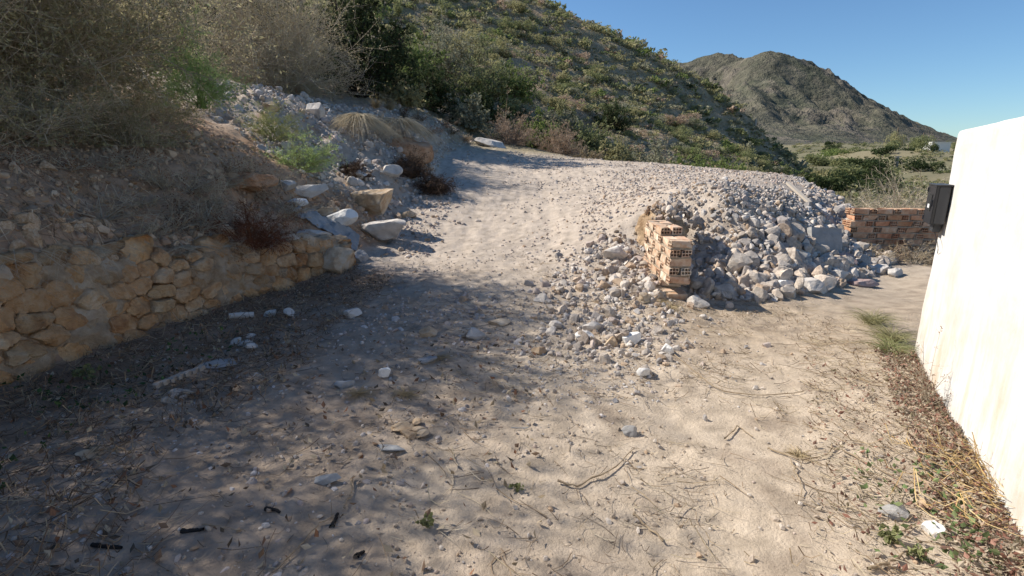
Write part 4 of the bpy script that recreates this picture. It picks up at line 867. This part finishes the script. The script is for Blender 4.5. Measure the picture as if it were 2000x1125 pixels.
# ------------------------------------------------------------------ PLANTS near the yard
def gp(x, y, dz=0): return (x, y, H1(x, y)+dz)
shrub('dry_bush', gp(-6.05,6.6,-.1), 2.0, 2.85, 'twig_dry', 'leaf_grey', 'huge grey-brown dry bush overhanging the stone wall at left', 'bush', seed=1, n0=130, n1=12, n2=7, nl=6, leaf=.026, tw=.0042, open_=.2)
shrub('dry_bush', gp(-6.3,2.9,-.1), 2.4, 2.65, 'twig_dry', 'leaf_grey', 'grey dry bush cut by the left edge of the picture', 'bush', seed=2, n0=110, n1=13, n2=6, nl=5, leaf=.026, tw=.0042, open_=.2)
shrub('dry_bush', gp(-6.55,15.4,-.1), 2.0, 3.0, 'twig_dry', 'leaf_strawolive', 'tall pale brown dry bush at the crest of the bank', 'bush', seed=3, n0=110, n1=12, n2=7, nl=4, leaf=.022, tw=.005, open_=.2)
shrub('feathery_shrub', tuple(at(395,212,6.9)), .42, .85, 'leaf_feather', 'leaf_feather', 'bright green feathery shrub at the edge of the huge dry bush', seed=4, n0=40, n1=8, n2=6, nl=5, leaf=.014, aspect=.2, tw=.0015, droop=.2)
shrub('feathery_shrub', gp(*at(590,345,8.9)[:2]), .60, .55, 'leaf_yellowgreen', 'leaf_feather', 'low light green feathery shrub on the bank slope', seed=5, n0=34, n1=8, n2=6, nl=5, leaf=.013, aspect=.2, tw=.0015, droop=.2)
shrub('feathery_shrub', gp(*at(540,300,9.4)[:2]), .5, .6, 'leaf_yellowgreen', 'leaf_yellowgreen', 'yellowish feathery shrub on the bank above the low green one', seed=6, n0=30, n1=8, n2=7, nl=4, leaf=.012, aspect=.2, tw=.0015, droop=.2)
for k, (x, y, r_, h_, lb) in enumerate([(-5.3,4.3,.8,.65,'low dry undergrowth at the left picture edge below the bushes'),(-5.0,5.4,.85,.7,'low dry undergrowth in the middle below the huge dry bush'),(-4.7,6.5,.7,.6,'low dry undergrowth right of the middle below the huge dry bush'),(-5.6,8.3,.8,.8,'low dry undergrowth behind the bright feathery shrub')]):
    shrub('dry_undergrowth', gp(x,y,-.05), r_, h_, 'twig_dry', 'leaf_grey', lb, 'shrub', seed=500+k, n0=50, n1=8, n2=4, nl=4, leaf=.016, tw=.0022, open_=.1)
bk = sample([(-4.9,4.0),(-4.1,3.7),(-3.6,5.0),(-3.2,6.2),(-3.0,7.2),(-3.6,7.8),(-4.4,6.6)], 26, rr)
for k, (x, y) in enumerate(bk):
    shrub('dead_plant', gp(x,y,-.02), rr.uniform(.22,.48), rr.uniform(.16,.36), 'twig_dry', 'leaf_straw' if k%2 else 'leaf_rust', ('straw-coloured' if k%2 else 'rusty')+' low dead plant on the bank above the stone wall', 'weed', ('straw-coloured' if k%2 else 'rusty')+' dead plants on the bank', seed=600+k, n0=18, n1=5, n2=4, nl=1, leaf=.010, tw=.0018, open_=.1)
for k, (a, b) in enumerate([(840,262),(880,262),(910,276),(950,266),(1000,276),(1040,286),(870,250),(820,236),(985,268),(790,228)]):
    q = G(a, b); shrub('dead_plant', tuple(q), rr.uniform(.3,.55), rr.uniform(.18,.4), 'bark' if k%2 else 'twig_brown', 'leaf_rust' if k%3 == 0 else 'leaf_straw', ('dark' if k%2 else 'tan')+' heap of dead brush at the head of the track', 'brush', ('dark' if k%2 else 'tan')+' brush at the head of the track', seed=650+k, n0=18, n1=5, n2=4, nl=1, leaf=.016, tw=.003, open_=.1)
shrub('rust_bush', (-3.05,5.95,.5), .42, .55, 'leaf_rust', 'leaf_rust', 'dead rust-brown bush hanging over the top of the stone wall', 'bush', seed=7, n0=48, n1=8, n2=6, nl=2, leaf=.009, tw=.0016, droop=.5)
shrub('scrub_tree', gp(-10.0,18.0,-.2), 3.1, 3.9, 'bark_dark', 'leaf_dark', 'dark green tree behind the dry bushes at the top left', 'tree', seed=8, n0=60, n1=10, n2=6, nl=4, leaf=.065, aspect=.5, tw=.008, leaf_name='crown', open_=.3)
shrub('scrub_tree', gp(-5.3,18.8,-.2), 1.6, 3.9, 'bark_dark', 'leaf_dark', 'dark green tree right of the tall pale dry bush', 'tree', seed=9, n0=54, n1=10, n2=6, nl=4, leaf=.065, aspect=.5, tw=.008, leaf_name='crown', open_=.3)
q = G(465,365); v, f = rock(778, 4, 8, .2, (.95,.8), .7, .9); o = mobj('earth_clod', v*np.array([.5,.35,.24]), f, M['red_earth']); o.location = (q[0],q[1]+.15,q[2]+.05); tag(o, 'outcrop of bare red earth on the bank above the rust-brown bush', 'earth')
# straw tufts over the stones at the track edge
def tuft(loc, n, ln, label, m='grass_dry', spread=1.0, up=.5, droop=1.0, wid=.003, seed=0, name='grass_tuft', cat='grass', group=None):
    v, f = tuft_geo(np.random.default_rng(seed+50), n, ln, spread, wid, up, droop); v[:,2] = v[:,2]; o = mobj(name, v, f, M[m]); o.location = loc; return tag(o, label, cat, group)
q = G(700,255)+np.array([0,.05,.30]); tuft(q, 800, .62, 'left of two hanging tufts of dry straw grass at the track edge', seed=1, spread=.8, up=.35, droop=1.1, wid=.006)
q = G(778,265)+np.array([0,.05,.34]); tuft(q, 1000, .72, 'right of two hanging tufts of dry straw grass at the track edge', seed=2, spread=.9, up=.4, droop=1.05, wid=.006)
q = G(785,290); v, f = rock(777, 4, 8, .1, (.95,.8), .7, .9); o = mobj('earth_clod', v*np.array([.75,.55,.55]), f, M['red_earth'], None, True); o.location = (q[0], q[1]+.1, q[2]-.1); tag(o, 'big clod of reddish earth under the straw tufts', 'earth')
def roots(px, py, Y, r_, label, seed):
    q = G(px, py); r = np.random.default_rng(seed); w, lv = shrub_geo(r, r_, r_*1.1, n0=44, n1=8, n2=5, nl=2, leaf=.016, tw=.003, droop=.3); o = empty('root_clump', (q[0],q[1],H1(q[0],q[1])-.02)); tag(o, label, 'root clump')
    mobj('roots', *w, M['root'], o); mobj('clinging_soil', *lv, M['root'], o); v, f = rock(seed, 4, 8, .18, (.95,.8), .7, .9); mobj('soil_ball', v*r_*.62+np.array([0,0,r_*.4]), f, M['root'], o)
roots(800,345,12.0,.42,'dark uprooted root clump under the straw tufts',61); roots(850,378,11.6,.42,'dark uprooted root clump nearest the track',62); roots(690,345,10.6,.26,'small dark root clump on the bank rubble',63)
for k, (px, py, Y, s) in enumerate([(760,215,14,.5),(735,210,14.5,.45)]):
    q = G(px,py); tuft(tuple(q), 350, s, ('right' if k == 0 else 'left')+' of two upright straw tufts behind the hanging grass', seed=20+k, spread=.5, up=1, droop=.3, m='leaf_straw')
# weeds
for k, (u, o_, s, lb) in enumerate([(-.25,.12,.42,'green grass clump at the far foot of the white wall'),(.12,.18,.36,'green grass clump nearest along the foot of the white wall'),(-.75,.22,.40,'green grass clump beyond the white wall corner')]):
    x, y = WA+WD*u+WN*o_; tuft((x,y,H1(x,y)), 300, s*.78, lb, 'leaf_green' if k == 1 else 'leaf_olive', .8, 1.0, .5, .0024, 30+k)
x, y = WA+WD*1.12+WN*.10; shrub('dry_weed', gp(x,y), .14, .42, 'twig_dry', 'leaf_rust', 'thin dead weed standing against the white wall', 'weed', seed=31, n0=14, n1=5, n2=3, nl=1, leaf=.006, tw=.0009)
for k in range(6):
    x = 5.75+k*.36; y = 8.05+.12*(k%2); shrub('dry_weed', gp(x,y), .34, .20+.07*(k%3), 'twig_brown' if k%2 else 'twig_dry', 'leaf_straw', 'tangled dry weed in front of the low hollow brick wall', 'weed', 'weeds before the brick wall', seed=40+k, n0=22, n1=6, n2=4, nl=1, leaf=.012, tw=.0018)
for k, (px, py, s, lb) in enumerate([(790,770,.16,'sparse straw tuft on the ground left of the track'),(1310,600,.2,'straw tuft at the foot of the brick stub'),(1290,590,.2,'left straw tuft under the brick stub'),(1560,890,.12,'small straw tuft on the right half of the sand'),(860,700,.14,'small straw tuft among the shaded stones'),(700,770,.14,'grassy tuft beside the flat blue-grey stone')]):
    q = G(px,py); tuft(tuple(q), 130, s, lb, 'leaf_straw', 1.2, .6, .6, .0018, 60+k)
for k, (px, py, s, lb) in enumerate([(835,1030,.06,'small green seedling at the bottom centre'),(172,742,.12,'green weed sprouting at the stone wall foot at left'),(1010,960,.05,'tiny green sprig on the sand at centre'),(1745,1060,.08,'green weed below the rough grey stone'),(1800,1095,.07,'green weed at the bottom right edge')]):
    q = G(px,py); shrub('weed', tuple(q), s*.6, s, 'leaf_green', 'leaf_green', lb, 'weed', seed=80+k, n0=8, n1=3, n2=2, nl=2, leaf=s*.16, aspect=.7, tw=.0008)
# dead stems and dry grass over the bank
xy = np.r_[sample([(-5.0,3.2),(-4.0,3.3),(-3.6,4.6),(-3.2,5.6),(-2.8,6.5),(-3.2,7.4),(-4.4,6.5),(-5,5)], 800, rr), sample([(-3.95,3.2),(-3.7,4.4),(-3.3,5.6),(-2.9,6.6),(-3.05,6.7),(-3.6,5.4),(-4.2,3.2)], 400, rr)]; n = len(xy); v, f = ground_ribbons(xy, .08+.4*rr.random(n)**2, .0020+.0024*rr.random(n), lift=.035, curl=1.4)
tag(mobj('dry_stems', v, f, M['litter'], None, False, lcol(n, [(.42,.32,.22),(.56,.46,.34),(.26,.18,.12),(.46,.30,.19)], 12)), 'matted dry stems covering the bank above the stone wall', 'stems', kind='stuff')
wt = np.interp(rr.uniform(.6,5.8,26), [0,RL], [0,RL])
for k, s in enumerate(np.sort(wt)):
    q = wall_pt(s, np.interp(s, rs_, RT)); 
    if k % 2 == 0: tuft((q[0]-.03,q[1],q[2]-.02), 60, .45, 'wisp of dead stems hanging over the face of the stone wall', 'twig_dry', .9, .2, 1.1, .002, 120+k, 'dry_wisp', 'grass', 'wisps hanging on the stone wall')

# ------------------------------------------------------------------ SHRUBS at the end of the platform and on the hillside
def blob(seed, n, leaf, asp=.5, lob=4, wood=0):
    """shrub of many leaf-sized faces in a lumpy unit dome"""
    r = np.random.default_rng(seed); c = r.normal(size=(lob,3))*np.array([.5,.5,.22]); c[:,2] = np.abs(c[:,2])+.28; rad = r.uniform(.35,.6,lob)
    k = r.integers(0,lob,n); d = r.normal(size=(n,3)); d /= np.linalg.norm(d,axis=1)[:,None]; p = c[k]+d*(rad[k]*r.uniform(.35,1.08,n)**.6)[:,None]*np.array([1,1,.8]); p[:,2] = np.abs(p[:,2])
    nrm = d+r.normal(size=(n,3))*.9
    return leaves(p, leaf*r.uniform(.5,1.5,n), r, asp, np.cross(nrm, r.normal(size=(n,3))))
KIND = {'leaf_green':('green','leafy green'),'leaf_sage':('grey','grey-green'),'leaf_olive':('olive','olive'),'leaf_dark':('dark','dark green'),'leaf_bright':('bright','bright green'),'twig_brown':('brown','dry brown'),'leaf_straw':('straw','straw-coloured')}
NEAR = [(998,262,21.5,.95,1.25,'twig_brown','round dry brown shrub at the end of the platform, taller of two'),(1097,285,22,1.0,1.1,'twig_brown','round dry brown shrub at the end of the platform, lower of two'),(1150,300,21,.55,.5,'leaf_straw','straw-coloured grass clump at the platform edge'),
 (1045,245,24,1.0,1.4,'leaf_bright','leafy green shrub between the two dry brown shrubs'),(905,255,23,.9,1.1,'leaf_sage','grey shrub at the head of the track'),(945,235,25,1.0,1.5,'leaf_dark','dark shrub behind the head of the track'),(835,215,23,1.3,1.5,'leaf_dark','dark shaded shrub left of the head of the track'),(770,205,20,1.0,.9,'leaf_olive','low olive shrub above the straw tufts'),(740,165,24,1.4,1.6,'leaf_green','green shrub below the dead tree, left'),(870,150,30,1.9,2.6,'leaf_sage','tall pale sage shrub right of the dead tree'),(945,180,29,1.6,2.2,'leaf_green','broad green shrub below the hillside, left'),(1010,190,30,1.3,2.0,'leaf_bright','yellow-green shrub below the hillside'),(1085,225,28,1.2,1.2,'leaf_sage','sage shrub behind the lower dry brown one'),(1150,250,27,1.3,1.5,'leaf_green','green shrub right of the lower dry brown one'),(1200,285,25,1.0,1.0,'leaf_olive','olive shrub at the platform edge centre'),(1278,312,25,1.25,1.7,'leaf_sage','big round grey-green shrub behind the platform edge'),(1340,325,27,1.1,1.2,'leaf_bright','yellow-green shrub behind the platform edge, left of two'),(1400,330,29,1.3,1.4,'leaf_bright','yellow-green shrub behind the platform edge, right of two'),(1460,335,33,1.3,1.3,'leaf_olive','olive shrub behind the right part of the platform edge'),(1520,340,40,1.5,1.5,'leaf_dark','dark shrub at the lower end of the hillside'),(815,130,27,1.2,2.0,'leaf_bright','green shrub at the foot of the dead tree'),(900,120,34,1.6,2.2,'leaf_olive','olive shrub above the tall sage one'),(1190,215,34,1.3,1.6,'leaf_dark','dark green shrub on the lower hillside centre')]
for k, (px, py, Y, w, h, m, lb) in enumerate(NEAR):
    q = at(px, py, Y); g = max(H1(q[0],q[1]), float(HH(np.array([q[0]]),np.array([Y]))[0]) if Y > 22 else -9); twiggy = m in ('twig_brown','leaf_straw')
    shrub('hillside_shrub', (q[0],q[1],min(g,q[2]+.3)-.05), w, h, 'twig_brown' if twiggy else 'bark', m, lb, seed=200+k, n0=34, n1=7, n2=5, nl=4, leaf=.034 if twiggy else .066, aspect=.25 if twiggy else .5, tw=.005, open_=.15)
# dead tree
def dead_tree(loc, hgt, seed):
    r = np.random.default_rng(seed); o = empty('dead_tree', loc); tag(o, 'bare black dead tree standing on the slope', 'tree'); segs = [[] for _ in range(2)]
    def grow(p, d, l, rad, dep):
        K = 6; P = [p]; dd = d.copy()
        for i in range(K-1): dd = dd+r.normal(size=3)*.22; dd[2] += .03; dd /= np.linalg.norm(dd); P.append(P[-1]+dd*l/(K-1))
        P = np.array(P); segs[0 if dep == 0 else 1].append((P, np.linspace(rad, rad*.55, K)))
        if dep < 5:
            for _ in range(3 if dep < 2 else 2):
                a = r.integers(3,6); nd = dd+r.normal(size=3)*.75; nd[2] += .12; nd /= np.linalg.norm(nd); grow(P[a], nd, l*r.uniform(.55,.8), rad*.58, dep+1)
    grow(np.zeros(3), np.array([-.25,0,1.0]), hgt*.36, hgt*.035, 0); grow(np.zeros(3), np.array([.25,.1,1.0]), hgt*.34, hgt*.028, 0)
    for nm, s in (('trunk',segs[0]),('branches',segs[1])): mobj(nm, *tubes(np.array([a for a,b in s]), np.array([b for a,b in s]), 6), M['bark_dark'], o, True)
q = at(792,110,27.5); dead_tree((q[0],q[1],float(HH(np.array([q[0]]),np.array([q[1]]))[0])), 3.6, 4)
# hillside scrub: nearest and largest as single shrubs, the rest one mass
KK = ['leaf_green','leaf_olive','leaf_sage','leaf_dark','leaf_bright','twig_brown']; KP = [.18,.36,.28,.04,.07,.07]
SHM = {m: [mesh('shrub', *blob(400+37*i+j, 900, .065), M[m]) for j in range(3)] for i, m in enumerate(KK)}
n = 9800; hxy = np.c_[rr.uniform(-26,36,n), rr.uniform(22.5,82,n)]; z = HH(hxy[:,0],hxy[:,1]); gz = Hs(hxy[:,0],hxy[:,1]); k = (z > gz+.02)&(fbm(hxy[:,0]*.35,hxy[:,1]*.35,2,15) > rr.uniform(-.85,.40,n)); hxy = hxy[k]; z = z[k]; n = len(hxy)
px, py, dep = proj(np.c_[hxy,z+.4]); s = .22+.62*rr.random(n)**2.2; s *= np.where(fbm(hxy[:,0]*.2,hxy[:,1]*.2,2,19) > .1, 1.25, .85); s = np.where(dep < 32, s*.8, s)
vis = (px > 640)&(px < 1620)&(py > -40)&(py < 400); kind = rr.choice(6, n, p=KP); kind = np.where(fbm(hxy[:,0]*.11+4,hxy[:,1]*.11,2,29) > .15, np.where(rr.random(n) < .35, 0, kind), kind)
sk = rr.random(n); score = np.where(vis & (dep > 20), s/dep, 0); big = set(np.argsort(-score)[:240].tolist()); parts = {m: [] for m in range(6)}
HP = {m: [blob(700+37*i+j, 50, .25) for j in range(3)] for i, m in enumerate(KK)}
for i in range(n):
    if i in big:
        m = KK[kind[i]]; o = bpy.data.objects.new('scrub_shrub', SHM[m][i%3]); o.location = (hxy[i,0],hxy[i,1],z[i]-.08*s[i]); o.scale = (s[i]*rr.uniform(.9,1.2),s[i]*rr.uniform(.9,1.2),s[i]*rr.uniform(.75,1.15)); o.rotation_euler = (0,0,rr.uniform(0,6.28)); link(o)
        up = 'upper' if py[i] < 130 else 'middle' if py[i] < 220 else 'lower'
        tag(o, f'{KIND[m][1]} scrub bush growing on the {up} part of the hillside', 'shrub', f'{KIND[m][1]} shrubs of the {up} hillside')
for mi, m in enumerate(KK):
    sel = np.array([i for i in range(n) if i not in big and kind[i] == mi and (px[i] > 560 and px[i] < 1700)]); V, F, off = [], [], 0
    for j, (pv, pf) in enumerate(HP[m]):
        q = sel[j::3]; a = rr.uniform(0,6.28,len(q)); c_, s_ = np.cos(a), np.sin(a); sc = s[q]
        v = np.stack([(pv[None,:,0]*c_[:,None]-pv[None,:,1]*s_[:,None])*sc[:,None]+hxy[q,0][:,None], (pv[None,:,0]*s_[:,None]+pv[None,:,1]*c_[:,None])*sc[:,None]+hxy[q,1][:,None], pv[None,:,2]*sc[:,None]*.95+(z[q]-.06*sc)[:,None]],-1)
        F.append((pf[None]+(np.arange(len(q))*len(pv))[:,None,None]+off).reshape(-1,4)); V.append(v.reshape(-1,3)); off += v.shape[0]*v.shape[1]
    tag(mobj('scrub', np.concatenate(V), np.concatenate(F), M[m]), f'{KIND[m][1]} scrub covering the hillside between the larger bushes', 'scrub', kind='stuff')
# dry grass between them
n = 28000; g = np.c_[rr.uniform(-16,32,n), 22.5+rr.random(n)*46]; zz = HH(g[:,0],g[:,1]); P = np.c_[g, zz+.06+.1*rr.random(n)]; v, f = leaves(P, .10+.10*rr.random(n), rr, .22, np.c_[rr.normal(size=(n,2)), np.zeros(n)])
tag(mobj('dry_grass', v, f, M['litter'], None, False, lcol(n, [(.36,.30,.19),(.28,.25,.15),(.42,.35,.25),(.20,.19,.11)], 4)), 'dry grass between the bushes of the hillside', 'grass', kind='stuff')

# ------------------------------------------------------------------ VALLEY: thickets, trees, poles, houses
vr = np.random.default_rng(77); V, F, off = {}, {}, {}
n = 3600; Yv = 16+vr.random(n)**1.6*330; pxv = vr.uniform(1530,1900,n); xv = (pxv-1000)/FPX*Yv*1.0; zv = H(xv,Yv); hv = HILLR(xv,Yv); k = (zv > hv)&((xv > 9.5)|(Yv > 24))&(fbm(xv*.09,Yv*.05,2,33) > vr.uniform(-.7,.3,n)); xv, Yv, zv = xv[k], Yv[k], zv[k]; sv = (.3+.6*vr.random(len(xv))**2)*np.interp(Yv,[16,60,350],[.7,1.0,1.7]); kv = vr.choice(4, len(xv), p=[.25,.35,.25,.15])
for mi, m in enumerate(['leaf_green','leaf_olive','leaf_sage','leaf_dark']):
    sel = np.where(kv == mi)[0]; vv, ff = [], []
    o_ = 0
    for j, (pv, pf) in enumerate(HP[m]):
        q = sel[j::3]; v = pv[None]*sv[q][:,None,None]*np.array([1,1,.8])+np.c_[xv[q],Yv[q],zv[q]-.05][:,None,:]; ff.append((pf[None]+(np.arange(len(q))*len(pv))[:,None,None]+o_).reshape(-1,4)); vv.append(v.reshape(-1,3)); o_ += v.shape[0]*v.shape[1]
    tag(mobj('scrub', np.concatenate(vv), np.concatenate(ff), M[m]), f'{KIND[m][1]} scrub spread over the valley floor', 'scrub', kind='stuff')
def far_bush(name, px, py, Y, w, h, m, label, cat, seed, n=1600, leaf=.07, lob=7, group=None):
    q = at(px, py, Y); v, f = blob(seed, n, leaf, .5, lob); o = mobj(name, v*np.array([w,w*.8,h])*.78, f, M[m]); o.location = (q[0],Y,float(H(q[0],Y)[0])-.1); return tag(o, label, cat, group)
far_bush('reed_thicket',1640,320,120,4.6,3.6,'leaf_bright','bright green thicket of cane in the valley, left half','thicket',1,2400,.07,9)
far_bush('reed_thicket',1685,322,118,4.4,3.0,'leaf_green','bright green thicket of cane in the valley, right half','thicket',2,2400,.07,9)
far_bush('valley_bush',1630,385,40,2.6,2.6,'leaf_dark','dark round bush beyond the right slope of the heap','bush',3)
far_bush('valley_bush',1660,350,60,3.6,3.0,'leaf_green','green bush in the gully beyond the heap','bush',4)
far_bush('valley_bush',1700,340,75,4.0,2.8,'leaf_dark','wide dark bush in the valley centre','bush',5)
far_bush('valley_bush',1735,352,52,1.3,.9,'leaf_dark','small dark bush on the dry field','bush',6)
far_bush('valley_bush',1800,340,70,3.0,2.2,'leaf_dark','dark bush below the ruined hut','bush',7)
far_bush('valley_bush',1640,392,26,1.1,1.2,'leaf_green','green bush at the right foot of the heap','bush',8)
far_bush('valley_bush',1672,400,22,.8,.7,'leaf_bright','light green bush right of the heap','bush',9)
far_bush('valley_bush',1600,330,85,3.4,2.4,'leaf_green','green bush at the end of the hillside spur','bush',10)
for k in range(26):
    Yk = 55+k*7+vr.uniform(-3,3); far_bush('valley_bush', vr.uniform(1585,1800), 320, Yk, vr.uniform(1.6,3.2), vr.uniform(1.6,3.0), ['leaf_dark','leaf_green','leaf_olive'][k%3], ['dark','green','olive'][k%3]+' bush scattered over the far valley slopes', 'bush', 40+k, 700, .10, 6, ['dark','green','olive'][k%3]+' bushes of the far valley')
def far_tree(px, py, Y, w, h, m, label, seed, th=.35):
    q = at(px, py, Y); b = float(H(q[0],Y)[0]); o = empty('valley_tree', (q[0],Y,b)); tag(o, label, 'tree'); mobj('trunk', *tubes(np.array([[[0,0,-.2],[.05,0,h*.3],[0,0,h*.7]]]), np.array([[h*.035,h*.03,h*.015]]), 7), M['bark'], o)
    v, f = blob(seed, 1800, .06, .5, 8); mobj('crown', v*np.array([w*.5,w*.5,h*(1-th)*.62])+np.array([0,0,h*th*.5]), f, M[m], o)
far_tree(1745,305,170,5,11,'leaf_olive','thin brownish tree at the foot of the mountain',21,.2); far_tree(1795,312,160,6,9,'leaf_green','green tree left of the white house',22,.15); far_tree(1818,312,170,4,5,'leaf_dark','dark tree beside the white house',23,.15); far_tree(1768,318,140,4,5,'leaf_dark','dark low tree between the poles',24,.2); far_tree(1806,328,140,3,4,'leaf_dark','dark low tree left of the ruined hut',25,.2); far_tree(1862,296,200,5,6,'leaf_green','green tree at the edge of the white wall',26,.15)
def pole(px, py0, py1, Y, label, arms=False, lattice=False, rad=.12):
    a = at(px, py0, Y); b = at(px, py1, Y); o = empty('utility_pole', a); tag(o, label, 'pole'); h = b[2]-a[2]
    mobj('shaft', *tubes(np.array([[[0,0,-1.5],[0,0,h*.5],[0,0,h]]]), np.array([[rad,rad*.85,rad*.7]]), 8), M['pole'], o)
    if arms: v, f = boxgeo((-h*.14,-.08,h*.94),(h*.14,.08,h*.975)); mobj('crossarm', v, f, M['pole'], o)
    if lattice:
        for s in (-1,1): mobj('strut', *tubes(np.array([[[s*h*.10,0,-1.5],[s*h*.06,0,h*.5],[s*h*.03,0,h*.95]]]), np.full((1,3),rad*.7), 5), M['pole'], o)
pole(1475,252,232,60,'slim pole standing on the end of the hillside'); pole(1605,322,296,120,'thin pole left of the cane thicket',rad=.18); pole(1746,350,304,75,'lattice pole with crossarm in the valley',True,True,.1); pole(1761,318,293,150,'tall pole behind the lattice pole',rad=.22); pole(1757,345,334,80,'short post beside the lattice pole')
def house(px, py, Y, w, d, h, m, label, wins, seed):
    q = at(px, py, Y); o = empty('house', (q[0],Y,q[2])); tag(o, label, 'house'); v, f = boxgeo((-w/2,0,-2),(w/2,d,h)); mobj('wall', v, f, M[m], o); v, f = boxgeo((-w/2-.2,-.2,h),(w/2+.2,d+.2,h+.25)); mobj('roof', v, f, M[m], o)
    for x, z, a, b in wins: v, f = boxgeo((x-a/2,-.03,z),(x+a/2,.05,z+b)); mobj('window', v, f, M['hole'], o)
house(1836,296,185,6.5,5,3.0,'house','small white flat-roofed house at the far edge of the valley',[(-1,.5,.8,.8)],1)
house(1849,330,140,4.4,4,3.2,'ruin','cream ruined hut beside the white wall edge',[(-.6,1.0,.7,1.0),(1.0,.0,.7,1.8)],2)
for k, (px, py, Y, r_, h_, lb) in enumerate([(1760,430,13.5,1.9,1.35,'big pale tangle of dry twigs behind the hollow brick wall'),(1690,435,15,1.0,.8,'small pale tangle of dry twigs beside the heap')]):
    q = at(px,py,Y); shrub('dry_bush', (q[0],Y,H1(q[0],Y)-.05), r_, h_, 'twig_dry', 'leaf_straw', lb, 'bush', seed=300+k, n0=70, n1=10, n2=6, nl=0, tw=.0045, open_=.15)
print('TRIS', len(bpy.data.objects), sum(len(m.polygons)*2 for m in bpy.data.meshes))
